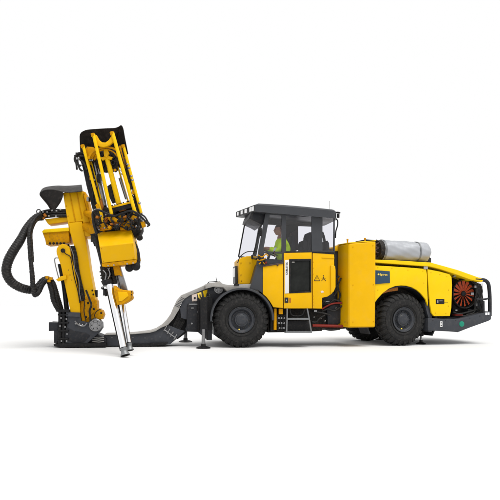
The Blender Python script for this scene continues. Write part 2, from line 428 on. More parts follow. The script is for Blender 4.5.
for q in g.islands(): q._build('panel_screw', hood, 'yellow_worn')
g = G()
for x, y in ((353,247),(373,245.6),(353,285),(373.4,284.6),(353,322),(373.4,321.6)): g.cyl(B.at(x,y,-.10), B.at(x,y,-.110), .009, n=6)
for q in g.islands(): q._build('cabinet_screw', rig, 'yellow_worn')
# rear hoop guard
g = G()
for v in (.02, 1.85):
    uz = [B.uz(x, y, .02) for x, y in ((474.5,279.0),(481,279.6),(485.5,280.6),(488.2,283.5),(489.3,290),(489.8,300),(489.8,316))]
    g.tube([B.w(a, v, z) for a, z in uz], .043, 12, smooth=6)
    uz = [B.uz(x, y, .02) for x, y in ((476,299),(481,299.5),(486,299),(489.3,298))]
    g.tube([B.w(a, v, z) for a, z in uz], .022, 8, smooth=4)
    uz = [B.uz(x, y, .02) for x, y in ((483.2,301),(483.4,314))]
    g.tube([B.w(a, v, z) for a, z in uz], .035, 8)
g.build('tail_guard', rig, 'darkgrey')
# bumper
g = G().prism(B, [(428,318),(450,319.3),(458,319),(467,317.2),(490,311.3),(491.6,313.5),(491,319.5),(488.5,321),(470,327.6),(458,332.3),(452,331.6),(428,330.6)], -.03, 1.9, bev=.012, res=2)
bump = g.build('rear_bumper', rig, 'grey')
g = G().pbox(B, 440.2, 321.4, 442.6, 327, -.04, -.02); g.build('side_reflector', bump, 'white')
g = G().pbox(B, 440.8, 322.4, 442.0, 323.3, -.044, -.03).pbox(B, 440.8, 324.8, 442.0, 325.7, -.044, -.03); g.build('reflector_mark', bump, 'ink')
g = G().prism(B, arc(461.9, 324, 2.5, 0, 360, 20, 2.8)[:-1], -.04, -.02, bev=.002); g.build('round_emblem', bump, 'green')
g = G().pbox(B, 485.6, 312.6, 487.3, 315, -.045, -.02).pbox(B, 487.8, 312.4, 489.5, 314.8, -.045, -.02); g.build('marker_lamp', bump, 'lamp')
g = G()
for x in (433, 446, 456, 470, 480): g.cyl(B.at(x, 320.4 if x < 460 else 320.4-(x-460)*.22, -.04), B.at(x, 320.4 if x < 460 else 320.4-(x-460)*.22, -.02), .010, n=6)
g.build('bolt', bump, 'darkgrey')
# cabinet
cab_l = [B.uz(x, y, -.10) for x, y in ((350,243.2),(376,241.2),(376,327.3),(350,328.3))]
u0, u1 = cab_l[0][0], cab_l[1][0]; zt0, zt1, zb = cab_l[0][1], cab_l[1][1], cab_l[2][1]
ul = B.uz(342, 285, .18)[0]                  # receding front edge, bevelled corner
def cab_loop(z0, z1, ins=0):
    pts = [(u0+.015, -.10), (u1, -.10), (u1, .42), (ul, .42), (ul, .20), (u0-.02, -.085)]
    return pts
g = G(); pts = cab_loop(0, 0)
zt = lambda u: zt0 + (zt1-zt0)*(u-u0)/(u1-u0)
g.hull([B.w(u, v, zb) for u, v in pts], [B.w(u, v, zt(u)) for u, v in pts])
cabinet = g.build('side_cabinet', rig, 'yellow', bevel=.03)
g = G().hull([B.w(u, v, zt(u)+.001) for u, v in pts], [B.w(u, v, zt(u)+.02) for u, v in pts]); g.build('cabinet_lid', cabinet, 'yellowlit', bevel=.006)
g = G()
for x, y in ((347.5,241.3),(365,240.3)): 
    g.cyl(B.at(x, y+3, .05), B.at(x, y-1.5, .05), .018, n=10); g.ball(B.at(x, y-1.5, .05), .024)
g.build('lifting_eye', cabinet, 'yellow_worn')
g = G(); g.tube(PT(B, [(344,246),(344,325)], .17), .006, 6); g.tube(PT(B, [(347.2,246),(347.2,325)], .02), .005, 6); g.build('door_seam', cabinet, 'yellow_worn')
g = G()
for x, y in ((345,322),(348,323),(351,323.5)): g.ball(B.at(x, y, -.06), .012)
g.build('corner_bolt', cabinet, 'black')
g = G(); g.pbox(B, 335, 250, 343.5, 292, .45, .9); g.build('grey_tank', rig, 'cabgrey', bevel=.03)
g = G(); g.prism(B, [(334,248),(336,246.3),(341,246),(343,247.3),(343,251),(334,251.3)], .4, .9, bev=.02); g.prism(B, arc(338.5,247,2,0,180,8), .45,.6); g.build('tank_cap', rig, 'yellow', bevel=.005)
g = G(); g.prism(B, [(366,239.3),(381,240.4),(383,246),(383,262),(374,262),(366,250)], .45, .95); g.build('exhaust_bracket', rig, 'black')
# silver drum
dr = empty('insulated_drum', B.at(405, 251, .5), rig)
a = B.at(384, 250.2, .25); b = B.at(431, 251.6, .25)
rad = 10.6*pxm(a)
a = B.w(*((B.uz(380,250.6,.25)[0]), .25+0, B.uz(384,250.6,.25)[1])); b = B.w(B.uz(423.6,252.6,.25)[0], .25, B.uz(427,252.6,.25)[1])
ax = (b-a).normalized(); Ld = (b-a).length
prof = [(0,.0),(0,rad)]
N = 34
for i in range(1, N): 
    t = i/N; prof.append((Ld*t, rad*(1-.05*t)*(1+.006*math.sin(i*2.1)+.004*math.sin(i*5.3))))
prof += [(Ld, rad*.93), (Ld+.05, rad*.86), (Ld+.09, rad*.68), (Ld+.10, rad*.3), (Ld+.10, 0)]
g = G().lathe(a, ax, prof, 48)
for p in g.v:
    d = (p-a).dot(ax); q = p-a-ax*d
    if q.length > .05: 
        an = math.atan2(q.z, q.dot(B.v)); p += q.normalized()*(.006*math.sin(an*5+d*9)+.004*math.sin(an*11-d*17))
g.build('insulation_jacket', dr, 'wrap', ang=60)
g = G()
for t in (.01, .79): g.lathe(a+ax*(Ld*t), ax, [(0,rad*.9),(0,rad*(1.035-.04*t)),(.035,rad*(1.035-.04*t)),(.035,rad*.9)], 48)
g.build('clamp_band', dr, 'alu')
g = G(); g.lathe(a-ax*.10, ax, [(0,0),(0,rad*.92),(.10,rad*.96)], 40)
g.build('drum_end', dr, 'grime')
g = G()
for i in range(7):
    an = i*.9; c = a-ax*.12+(B.v*math.cos(an)*.55+Vector((0,0,1))*math.sin(an)*.55)*rad
    g.tube([c+ax*.06, c-ax*.04, c-ax*.06+Vector((0,0,.06)), c+ax*.02+Vector((0,0,.10))], .016, 6, smooth=4)
g.build('drum_pipe', dr, 'brown')
g = G()
for i, (dx, dz) in enumerate(((.02,.05),(-.02,-.06),(.05,-.12),(-.03,.11))):
    c = B.at(380, 250, .22)+B.u*dx+Vector((0,0,dz)); g.ball(c, .022)
g.build('drum_fitting', dr, 'steel')
g = G(); g.pbox(B, 427.3, 257.8, 431.3, 263, .3, .6); g.pbox(B, 428.3,255.5,430.2,258,.35,.5); g.build('drum_support', dr, 'darkgrey', bevel=.008)
g = G(); g.tube(PT(B, [(378,261.6),(400,262.0),(426,262.8)], .15), .018, 8); g.build('drum_rail', dr, 'brown')
# rear jacks
def jack(fr, px, ytop, ybase, v, wpx, padw, sleeve_to, first_parent=rig):
    P = fr.at(px, ybase, v); P.z = 0; s = pxm(P)
    j = empty('stabiliser_jack', P, rig)
    ztop = fr.at(px, ytop, v).z; zs = fr.at(px, sleeve_to, v).z
    def q(z): return P+Vector((0,0,z))
    g = G(); g.hull([q(zs)+fr.u*a*s*wpx*.62+fr.v*b*s*wpx*.62 for a, b in ((-1,-1),(1,-1),(1,1),(-1,1))], [q(ztop)+fr.u*a*s*wpx*.62+fr.v*b*s*wpx*.62 for a, b in ((-1,-1),(1,-1),(1,1),(-1,1))]); g.build('jack_sleeve', j, 'black', bevel=.006)
    g = G(); g.cyl(q(.05), q(zs), s*wpx*.36, n=20); g.build('jack_rod', j, 'steel')
    g = G(); g.lathe(q(0), Vector((0,0,1)), [(0.004,0),(0.004,padw*s*.5),(.018,padw*s*.52),(.035,padw*s*.40),(.05,padw*s*.18),(.10,padw*s*.16),(.10,0)], 32); g.build('jack_pad', j, 'black')
    return j
jack(B, 421, 325, 344, .35, 3.0, 10, 336)
jack(F, 203.4, 297, 347, -.02, 5.0, 14, 329)
jack(F, 185.5, 318, 339.5, 1.7, 5.0, 13, 331)
jack(B, 380, 320, 339.5, 1.8, 3.5, 9, 333)

# ------------------------------------------------------------------ articulation and underbody
g = G(); g.prism(F, [(268,309.5),(322,309),(322,331),(300,332),(268,332.5)], .32, 1.25); g.prism(F, [(322,306),(352,300),(352,328),(336,329.5),(322,330)], .35, 1.2)
g.build('underbody', rig, 'grime')
g = G(); g.prism(F, [(327,309),(331,305.5),(340,304),(342,310),(342,322),(338,324.5),(328,324.5)], .22, .5, bev=.01); g.build('hinge_housing', rig, 'darkgrey')
g = G(); g.tube(PT(F, [(312.5,325.6),(343,326.2)], .14), .032, 12); g.build('steering_cylinder', rig, 'red')
g = G(); 
g.tube(PT(F, [(322,309),(327,306),(333,303.6),(342,303)], .12), .018, 8, smooth=5); g.build('red_hose', rig, 'red')
g = G()
for a in ([(323,300),(328,304),(334,300),(341,302)],[(322,311),(328,309),(334,311),(342,306)],[(325,315),(320,318),(316,322),(312,322)],[(334,296),(337,290),(336,280),(339,276)],[(338,303),(340,295),(338,286),(341,278)],[(322,328),(330,330),(340,329)],[(316,312),(323,313),(330,315)]):
    g.tube(PT(F, a, .16), .02, 8, smooth=6)
g.build('hydraulic_hose', rig, 'hose')
g = G()
for (x,y) in ((321,318),(318,312),(325,321),(336,308),(331,302),(314,317)): g.ball(F.at(x,y,.2), .022, 8)
g.pbox(F, 314, 310, 317, 312, .1,.2); g.pbox(F, 323,301,330,302,.2,.3)
g.build('pipe_fitting', rig, 'steel')
# valve bank under the cab's front
g = G(); g.pbox(F, 274.2, 308.5, 276.6, 330, .06, .18); g.pbox(F, 279.2, 308.5, 283, 314.2, .04, .18); g.build('support_post', rig, 'yellow_worn', bevel=.004)
g = G(); g.pbox(F, 270.5, 312, 274, 331.5, .15, .5); g.pbox(F, 277, 314.5, 286, 331.5, .12, .5); g.build('battery_box', rig, 'black', bevel=.01)
g = G()
for x in (279, 281.5, 284):
    for y in (318, 323, 328): g.cyl(F.at(x, y, .12), F.at(x, y, .06), .020, n=10)
g.build('valve', rig, 'steel')
g = G()
for x in (278, 281, 284): g.tube(PT(F, [(x,331),(x+.5,326),(x-1,320),(x+.5,315)], .07), .012, 8, smooth=5)
g.build('valve_hose', rig, 'hose')

# ladder
lad = empty('boarding_ladder', F.at(299, 320, -.02), rig)
for x0, x1, x2 in ((287.2,287,286.6),(307.2,309.2,311.4)):
    g = G().tube(PT(F, [(x0,308.5),(x1,319),(x2,332.6)], -.03), .017, 8); g.build('stringer', lad, 'alu')
for y, xa, xb, v1 in ((319,286.8,309.4,.16),(332.2,286,312,.16)):
    g = G().pbox(F, xa, y-.8, xb, y+.8, -.05, v1)
    for k in range(16): g.pbox(F, xa+.8+k*(xb-xa-1.6)/16, y-1.0, xa+1.5+k*(xb-xa-1.6)/16, y-.8, -.045, v1-.01)
    g.build('step', lad, 'alu')
g = G().pbox(F, 288, 321, 309.6, 331, .10, .14); g.build('kick_plate', lad, 'black')
g = G(); g.tube(PT(F, [(290,309),(291,314),(295,316),(302,315),(305,309)], .05), .014, 8, smooth=5); g.build('step_hose', lad, 'hose')

# ------------------------------------------------------------------ front carrier
g = G()
R0 = [F.uz(x, y, .0) for x, y in arc(242.0, 319.3, 32.0, 184, -2, 36, 31.6)]
R1 = [F.uz(x, y, .0) for x, y in arc(242.0, 319.3, 29.9, 184, -2, 36, 29.6)]
L = R0+R1[::-1]; n = len(L); P = [F.w(u, -.03, z) for u, z in L]+[F.w(u, .46, z) for u, z in L]
for i in range(n//2-1):
    j, k, l = i+1, n-2-i, n-1-i
    g.f += [(i, j, k, l), (n+l, n+k, n+j, n+i), (i, n+i, n+j, j), (l, k, n+k, n+l)]
e = n//2-1
g.f += [(0, n-1, 2*n-1, n), (e, n+e, n+n-1-e, n-1-e)]
g.v += P
g.build('front_fender', rig, 'cabgrey', bevel=.006)
g = G(); g.prism(F, [(205.5,285.4),(209,283),(217,282.2),(219.5,281),(223,284),(229,285),(250,283.8),(262,283.8),(265,288.6),(259,292),(250,289.6),(241,289),(233,289.8),(227,291),(223.5,287.5),(214,286.6),(206,288.6)], .10, .95)
g.build('front_deck', rig, 'lightgrey')
g = G(); g.pbox(F, 234, 284.0, 239, 285.6, .085, .12); g.build('deck_slot', rig, 'black')
g = G(); g.prism(F, [(180,308),(182.6,300.8),(188.6,295),(197,290.8),(209,285.8),(216,284),(222,285.2),(229,288.6),(224,294),(219,298),(215,304),(212,311),(212,340),(207,340),(198,332.2),(186.6,331.6),(185.4,329),(188.4,320),(181,318)], .42, .5, bev=.008)
g.prism(F, [(213,300),(220,290),(228,288),(241,287.4),(256,289),(264,292.5),(273,303),(284,304),(312,304),(322,296),(334,288),(342,286),(342,320),(270,330),(240,338),(214,335)], .5, 1.4)
g.build('front_chassis', rig, 'grey')
g = G(); g.prism(F, [(187.5,304),(200,300),(200,330),(197,331),(187.2,330.6),(186.5,327)], .34, .43, bev=.02); g.build('jack_mount', rig, 'darkgrey')
g = G(); g.pbox(F, 189, 303.6, 199, 304.8, .33, .36); g.pbox(F, 191,307.5,194,308.6,.325,.35); g.cyl(F.at(191.8,323.5,.34), F.at(191.8,323.5,.325), .02, n=10); g.pbox(F,197,311,198.4,313,.32,.35); g.build('mount_bracket', rig, 'steel')
g = G(); g.pbox(F, 197.5, 298, 199.5, 332, .28,.36); g.pbox(F, 207.5, 298, 212.5, 330, .2,.42); g.pbox(F, 206.6,298,208.2,340,.12,.2); g.build('jack_guide', rig, 'black', bevel=.006)
g = G(); c = F.at(218.7, 289.2, .40); g.lathe(c+F.v*.05, -F.v, [(0,.105),(.04,.105),(.05,.095),(.05,.075),(.04,.07),(.04,.03),(.055,.028),(.055,0)], 32)
pin = g.build('boom_pivot_pin', rig, 'steel')
g = G()
for k in range(5):
    an = 2*math.pi*k/5+.3; q = c+(F.u*math.cos(an)+Vector((0,0,1))*math.sin(an))*.05; g.cyl(q, q-F.v*.012, .010, n=6)
g.build('pin_bolt', pin, 'darkgrey')
# warning decals: pale panel, two yellow with figures
g = G().prism(F, [(191.8,294.8),(196.8,293.4),(197,301),(192,301.4)], .410, .4185, bev=.001); d1 = g.build('warning_decal', rig, 'pink')
g = G().prism(F, arc(194.8, 298.0, 1.1, 0, 360, 10)[:-1], .405, .411, bev=.0005); g.build('decal_figure', d1, 'ink')
g = G().prism(F, [(197.3,293.3),(201.2,292.0),(202.2,299.3),(199.0,299.3)], .410, .4185, bev=.001); d2 = g.build('warning_decal', rig, 'lettering')
g = G().prism(F, [(199.2,294.6),(200.4,294.2),(200.9,297.6),(200,297.6)], .405, .411, bev=.0005); g.build('decal_figure', d2, 'ink')
g = G().prism(F, [(202.8,291),(207.4,289.6),(207,294),(206,296.8),(204.2,297.3)], .410, .4185, bev=.001); d3 = g.build('warning_decal', rig, 'yellowlit')
g = G().prism(F, [(206.4,293.6),(208,293.0),(208.4,296),(206.2,296)], .405, .411, bev=.0005); g.build('decal_figure', d3, 'ink')
g = G(); g.tube(PT(F, [(207,297.2),(209.6,295.8),(212,294.6)], .40), .008, 6); g.tube(PT(F, [(209.4,294),(210.4,299)], .40), .006, 6); g.build('grease_line', rig, 'steel')
g = G(); g.cyl(F.w(0, .3, WR), F.w(0, 1.62, WR), .13); g.ball(F.w(0, .95, WR), (.3,.3,.26)); g.build('front_axle', rig, 'darkgrey')
g = G(); g.tube(PT(F, [(207.5,283.6),(209,282),(213,281.8),(217.5,281.4)], .3), .010, 6); g.tube(PT(F, [(216,277.5),(217,281.8)], .4), .006, 6); g.build('hood_catch', rig, 'black')
# curved boom (gooseneck)
neck = empty('boom_carrier', F.at(165, 320, .7), rig)
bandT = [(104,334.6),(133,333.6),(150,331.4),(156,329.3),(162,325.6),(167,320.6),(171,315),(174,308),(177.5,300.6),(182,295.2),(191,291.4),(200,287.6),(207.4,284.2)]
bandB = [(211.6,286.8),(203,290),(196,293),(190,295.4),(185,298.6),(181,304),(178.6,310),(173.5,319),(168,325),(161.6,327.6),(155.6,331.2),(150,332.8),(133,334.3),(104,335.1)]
# outlines at v=.45; light grey band paints in the lit top of the boom
g = G().prism(F, bandT+bandB, .40, 1.05, bev=.006); g.build('lit_top_band', neck, 'lightgrey')
g = G().prism(F, [(104,335.2),(133,334.4),(150,332.8),(156,331),(162.4,327),(166,324),(178,329),(185,331),(177,338.6),(170,344.4),(150,345.4),(130,345.6),(104,346)], .46, 1.0, bev=.008); g.build('lower_beam', neck, 'grey')
g = G().prism(F, [(162,330),(173.5,319.6),(179,310.5),(182,305),(186,300),(192,305),(189,320),(186,333),(178,339),(165,341)], .58, .9, bev=.006); g.build('shade_panel', neck, 'black')  # black panel puts the recess shadow behind the hoses into colour
g = G()
for k in range(8):
    off = k*1.25
    g.tube(PT(F, [(166+off*.9,342-off*.3),(170+off,333-off*.2),(177+off,318),(181+off*.9,306)], .50+.008*(k % 3)), .019, 8, smooth=6)
g.build('hose_bundle', neck, 'hose')
for k in range(4):
    x = 165.5+k*3.3; y = 327.6+k*2.9
    g = G(); g.cyl(F.at(x-.6+1.2, y-.6, .43), F.at(x-1.6, y+3.2, .43), .014, n=8); g.ball(F.at(x+.9, y-1.0, .43), .02, 8); g.build('hose_coupling', neck, 'steel')
g = G(); g.tube(PT(F, [(164,329.5),(176.5,338.6)], .43), .010, 6); g.build('coupling_rail', neck, 'steel')
g = G()
for k in range(7):   # tread cleats on the curved band
    t = k/6; x = 175.6+t*6; y = 305.4-t*8
    g.tube([F.at(x-.4, y, .398), F.at(x+3.6, y+1.8, .398)], .006, 6)
g.build('tread_cleat', neck, 'grey')
g = G()
for (x,y) in ((112,337.5),(122,339),(133,337.6),(145,338),(152,339),(160,337)): g.cyl(F.at(x,y,.46), F.at(x,y,.445), .010, n=6)
g.build('bolt', neck, 'steel')
g = G(); g.prism(F, [(150,343.2),(168,342.4),(166,345),(150,346)], .40, .6); g.prism(F, [(120,344),(150,343.6),(150,346.2),(120,346.2)], .42,.6); g.build('skid_plate', neck, 'black')

# ------------------------------------------------------------------ cab
cab = empty('operator_cab', F.at(298, 260, .6), rig)
CW = 1.15
SL = [(263,266.4),(283.2,262.8),(283.2,308),(273.4,307.2),(270,301.5),(266.5,297),(263,294)]
SD = [(284,253),(311.8,252.4),(312,308.4),(284,308.4)]
SR = [(312.7,252.4),(334.2,254.2),(334.6,289),(332,293.6),(327.5,296.6),(322.2,297.8),(322.2,308.6),(312.7,308.4)]
g = G().prism(F, SL, 0, .05, bev=.006); g.build('side_panel', cab, 'yellow')
door = G().prism(F, SD, -.012, .04, bev=.006, holes=[[(289.6,259.6),(311,259.2),(311,292),(289.6,293)]]).build('cab_door', rig, 'yellow')
g = G().prism(F, [(289.3,259.3),(311.3,258.9),(311.3,292.3),(289.3,293.3)], .006, .03); g.build('door_window', door, 'darkglass')
g = G().prism(F, [(289.2,259.1),(311.4,258.8),(311.4,292.4),(289.2,293.4)], -.018, -.010, bev=.003, holes=[[(291,261),(310,260.7),(310,290.8),(291,291.8)]]); g.build('window_seal', door, 'black')
g = G().prism(F, [(284.8,260.0),(288.9,259.8),(288.9,293.2),(284.8,293.6)], -.020, -.0125, bev=.001); wp = g.build('model_strip', door, 'white')
text('CABLETEC', F, 286.9, 268.4, -.0225, 1.9, 'ink', wp, 'lettering', rot=math.pi/2, bold=.018, sx=.93)
g = G().pbox(F, 291.8, 261.6, 294.6, 262.6, -.002, .004); g.build('glass_mark', door, 'lightgrey')
g = G().pbox(F, 284.6, 297.6, 288.4, 302.8, -.020, -.0125); dh = g.build('door_latch', door, 'ink')
g = G().pbox(F, 286, 299.6, 287, 301.2, -.024, -.018); g.build('latch_symbol', dh, 'lightgrey')
g = G().pbox(F, 289.2, 297.8, 291.0, 302.6, -.016, -.0125); g.build('info_decal', door, 'orange')
G().prism(F, [(283,263.2),(284.4,253),(284.4,308.2),(283,308)], .042, .09).prism(F, [(311.6,252.8),(313,252.8),(313,308.2),(311.6,308.2)], .052, .09).build('door_jamb', cab, 'black')
g = G()
for y in (262, 268, 274, 296, 299, 302, 305): g.cyl(F.at(313.6, y, 0), F.at(313.6, y, -.008), .006, n=6)
g.build('rivet', cab, 'yellow_worn')
g = G().prism(F, SR, 0, .05, bev=.008); g.build('rear_quarter_panel', cab, 'yellow')
g = G().prism(F, [(322,256.8),(334.4,257.4),(334.4,258.6),(322,258.0)], -.010, .01, bev=.003); g.build('panel_rib', cab, 'yellow')
g = G().prism(F, [(330.6,265.6),(333,264.8),(335.2,266),(335.8,270),(335.8,287),(334,291.5),(330.8,294.2)], -.03, .55, bev=.02, res=3); g.build('corner_pod', cab, 'yellow')
# decals: warning triangle & figure
g = G(); tr = PT(F, [(314.2,280.6),(317,275.2),(319.9,280.6),(314.2,280.6)], -.003)
g.tube(tr, .006, 5); g.tube(PT(F, [(317,277.2),(317,279)], -.003), .005, 5); g.build('warning_triangle', cab, 'ink')
g = G(); g.ball(F.at(323.6,275.6,-.002), .010, 6); g.tube(PT(F, [(323.6,276.6),(323.6,278.8)], -.003), .006, 5); g.tube(PT(F, [(321.6,280.6),(323.6,278.8),(326,280.7)], -.003), .006, 5); g.tube(PT(F, [(321.8,278.4),(323.6,277.6),(325.4,278.6)], -.003), .004, 5); g.build('figure_decal', cab, 'ink')
g = G().prism(F, [(320.6,291),(323,290.6),(324.2,292.4),(321.2,293)], -.004, .002, bev=.001); g.build('orange_decal', cab, 'pink')
# far wall, floor, front wall
g = G(); prism_uz(g, F, [F.uz(x, y, 0) for x, y in [(264,268),(297,268),(300,254.4),(334,255),(334,289),(322,298),(322,308),(274,307),(264,294)]], CW-.05, CW); g.build('far_wall', cab, 'yellow')
ua, ub = F.uz(263.5, 300, 0)[0], F.uz(322, 300, 0)[0]; uc = F.uz(334, 280, 0)[0]
zf = F.uz(300, 306, 0)[1]
g = G().box(F, ua+.2, ub, .055, CW-.055, zf, zf+.06); g.build('cab_floor', cab, 'black')
zc = F.uz(300, 268, 0)[1]
g = G().box(F, uc-.06, uc-.01, .055, CW-.055, F.uz(334,288,0)[1], F.uz(334,255,0)[1]); g.build('rear_wall', cab, 'cabgrey')
g = G().box(F, ua-.02, ua+.03, .055, CW-.055, F.uz(263,293,0)[1], F.uz(263,268,0)[1]); g.build('front_wall', cab, 'cabgrey')
# front bonnet
g = G().prism(F, [(239,260),(241.6,257.6),(246.6,256.2),(258.5,255.8),(256.6,264),(251.2,284),(239.6,284)], .30, 1.1, bev=.02, res=3); bonnet = g.build('front_bonnet', rig, 'yellow')
g = G()
for x, y in ((241,263),(241,275),(241.4,281),(250,263)): g.cyl(F.at(x,y,.3), F.at(x,y,.285), .010, n=6)
g.build('bonnet_bolt', bonnet, 'black')
g = G(); g.pbox(F, 235.2, 266, 238.4, 283.6, .55, .95); g.build('headlamp_housing', cab, 'cabgrey', bevel=.02)
g = G(); g.pbox(F, 234.4, 268, 236, 277, .6, .9); g.build('headlamp', cab, 'lamp')
# pillars
g = G().prism(F, [(257,264.6),(263.2,263.6),(263,293.6),(258,290),(249.8,289.6)], .02, .30, bev=.006); g.build('front_column', cab, 'cabgrey')
TOPY = lambda x: 213 + (x-266)*(5.0/72)
frame_out = [(265.6,212.8),(335.0,217.2),(335.0,254.0),(312.2,252.6),(284,253.0),(284,264),(263,267.5),(256.6,265),(258.6,250)]
w1 = [(269.8,214.8),(281.8,215.4),(281.8,251.6),(263.6,251.6),(263.6,249)]
w1b = [(264.2,253.2),(282.2,253.4),(282.2,262.2),(264.2,265.2)]
w2 = [(286.2,215.8),(311.8,217.2),(311.8,250.9),(286.2,251.2)]
w3 = [(322.6,217.8),(334.0,218.6),(333.6,251.0),(322.6,250.6)]
g = G().prism(F, frame_out, .012, .07, bev=.006, holes=[w1, w1b, w2, w3]); g.build('window_frame', cab, 'cabgrey')
g = G(); FU = [F.uz(x, y, .012) for x, y in frame_out]
# far side frame as bars
def bar(g, fr, p, q, v0, v1, wd):
    (a, b), (c, d) = p, q; t = Vector((c-a, d-b)).normalized(); nn = Vector((-t.y, t.x))*wd/2
    L = [(a+nn.x, b+nn.y), (c+nn.x, d+nn.y), (c-nn.x, d-nn.y), (a-nn.x, b-nn.y)]
    prism_uz(g, fr, L, v0, v1)
zT = F.uz(270, 214, 0)[1]; zS = F.uz(300, 252, 0)[1]
Uo = lambda x: F.uz(x, 235, 0)[0]
bar(g, F, (Uo(268), zT-.03), (Uo(334), zT-.06), CW-.06, CW, .09)
bar(g, F, (Uo(299), zS), (Uo(334), zS), CW-.06, CW, .07)
for x in (306, 333): bar(g, F, (Uo(x), zT), (Uo(x), zS), CW-.06, CW, .08)
bar(g, F, (Uo(270), zT), (Uo(262), zS-.2), CW-.06, CW, .07)
g.build('far_window_frame', cab, 'cabgrey')
for nm, w_, mm in (('side_window', w1, 'clear'), ('lower_window', w1b, 'clear'), ('door_upper_window', w2, 'clear'), ('rear_side_window', w3, 'clear')):
    G().prism(F, w_, .03, .036, bev=.001).build(nm, cab, mm)
# rear lower black seal
G().prism(F, [(286,251.2),(334.6,252.0),(334.6,254.4),(312,252.9),(286,252.9)], -.004, .012, bev=.002).build('window_sill', cab, 'black')
# windscreen
nb, ntp, ft, fb = F.at(256.6,259,.06), F.at(266.4,216,.06), F.at(246,217,CW), F.at(238.6,256.6,CW)
nrm = (ntp-nb).cross(fb-nb).normalized()*.006
G().hull([nb,ntp,ft,fb], [p+nrm for p in (nb,ntp,ft,fb)]).build('windscreen', cab, 'clear')
g = G(); g.tube([ft, fb], .016, 8); g.tube([nb, fb], .018, 8); g.tube([ntp, ft], .02, 8); g.build('windscreen_frame', cab, 'black')
g = G(); g.tube(PT(F, [(261.5,224),(259,230),(257,240),(253.8,252),(252.2,257)], -.02), .011, 8, smooth=4)
g.tube(PT(F, [(260.4,231),(258,233),(256.4,243),(254,255)], -.05), .009, 6); g.pbox(F, 259.4,228,262,236,-.05,-.02); g.build('wiper', cab, 'black')
g = G(); g.tube(PT(F, [(237.6,263),(240,257),(245,252.8),(250,251.4),(257,251.6)], .1), .010, 8, smooth=5); g.build('handrail', cab, 'black')
g = G(); g.pbox(F, 251.4,255,253.2,258.6,.05,.1); g.build('washer_jet', cab, 'black')
g = G()
for a in ([(258,255),(262,257),(266,254),(268,256)],[(257,260),(262,260),(266,258)],[(259,264),(262,262),(265,264)]): g.tube(PT(F, a, -.03), .013, 8, smooth=4)
g.build('door_mirror_arm', cab, 'yellow_worn')
g = G()
for x, y in ((259.5,258),(262,262.5),(265.4,262)): g.ball(F.at(x,y,-.03), (.03,.03,.045))
g.build('work_lamp', cab, 'grime')
g = G(); g.ball(F.at(265.8,262.6,-.04), .028, 8); g.build('red_lamp', cab, 'red')
g = G(); g.tube(PT(F, [(263,266.2),(275,264.4),(283,263)], -.01), .014, 6); g.tube(PT(F, [(274.5,251),(274.5,257)], .0), .013, 6); g.ball(F.at(277.6,265,-.01), .022, 8); g.build('door_trim', cab, 'brown')
# roof
roof = empty('cab_roof', F.at(296, 210, .6), rig)
z = lambda px, py, v: F.uz(px, py, v)[1]; u_ = lambda px, py, v: F.uz(px, py, v)[0]
def roof_loop(level):
    nf = F.uz(255, 204.7 if level else 211.6, -.08); ff = F.uz(236, 212 if level else 217.2, CW+.1)
    nr = F.uz(331, 210.6 if level else 218.0, -.08)
    L = [(nf[0], -.08, nf[1])]
    for k in range(1, 6):
        t = k/6; L.append((nf[0]+(nr[0]-nf[0])*t, -.08, nf[1]+(nr[1]-nf[1])*t+ (.012 if level else 0)*math.sin(math.pi*t)))
    L.append((nr[0], -.08, nr[1]))
    for k in range(1, 7):
        a = math.pi/2*k/6; L.append((nr[0]+.19*math.sin(a), -.08+.28*(1-math.cos(a)), nr[1]-.01*(k/6)))
    fr_u = nr[0]+.19
    for k in range(0, 7):
        a = math.pi/2*k/6; L.append((fr_u-.19*(1-math.cos(a)), CW-.18+.28*math.sin(a), nr[1]-.02))
    L.append((ff[0], CW+.1, ff[1]))
    return [F.w(*p) for p in L]
lo, hi = roof_loop(0), roof_loop(1)
cen = sum(lo, Vector())/len(lo)
lo2 = [cen+(p-cen)*.985+Vector((0,0,-.0)) for p in lo]; hi2 = [p+(cen-p)*.06+Vector((0,0,.035+ .06*0)) - Vector((0,0,(cen-p).z*.06)) for p in hi]
g = G(); n = len(lo); o = 0
rings = [lo2, lo, hi, hi2]
for r_ in rings: g.v += r_
for i in range(3):
    for q in range(n): g.f.append((i*n+q, i*n+(q+1) % n, (i+1)*n+(q+1) % n, (i+1)*n+q))
g.f.append(tuple(range(n))[::-1]); g.f.append(tuple(3*n+q for q in range(n)))
g.build('roof_shell', roof, 'cabgrey', ang=30)
# visor underside
g = G().prism(F, [(251,212.4),(268,213.6),(265.4,221),(262.4,225.2),(258,222.6),(249,218.6)], .12, CW, bev=.01); g.build('visor', roof, 'darkgrey')
A = (lo[0], hi[0], hi[-1], lo[-1]); fn = (A[3]-A[0]).cross(A[1]-A[0]).normalized()
if fn.dot(-F.u) < 0: fn = -fn
for t0, t1 in ((.05,.12),(.16,.235),(.39,.485),(.61,.69),(.84,.90)):
    q = []
    for t in (t0, t1):
        for s_ in (.18, .82): q.append(A[0].lerp(A[3], t).lerp(A[1].lerp(A[2], t), s_))
    quad = [q[0], q[1], q[3], q[2]]
    G().hull([p+fn*.001 for p in quad], [p+fn*.02 for p in quad]).build('roof_lamp', roof, 'lamp')
g = G(); q = [A[0]+fn*-.002, A[1]-fn*.002, A[2]-fn*.002, A[3]-fn*.002]; G().hull([p for p in q], [p+fn*.004 for p in q]).build('lamp_bar', roof, 'black')
g = G(); g.tube(PT(F, [(334.5,212.6),(338,212.4),(340.2,212.8)], .05), .018, 8); g.pbox(F, 337.6,213.4,339.6,217.6,.0,.06); g.tube(PT(F, [(336,218.6),(337.6,221),(337.4,226),(335.8,231.5),(335.4,238)], .06), .014, 8, smooth=5); g.build('mirror_bracket', roof, 'black')
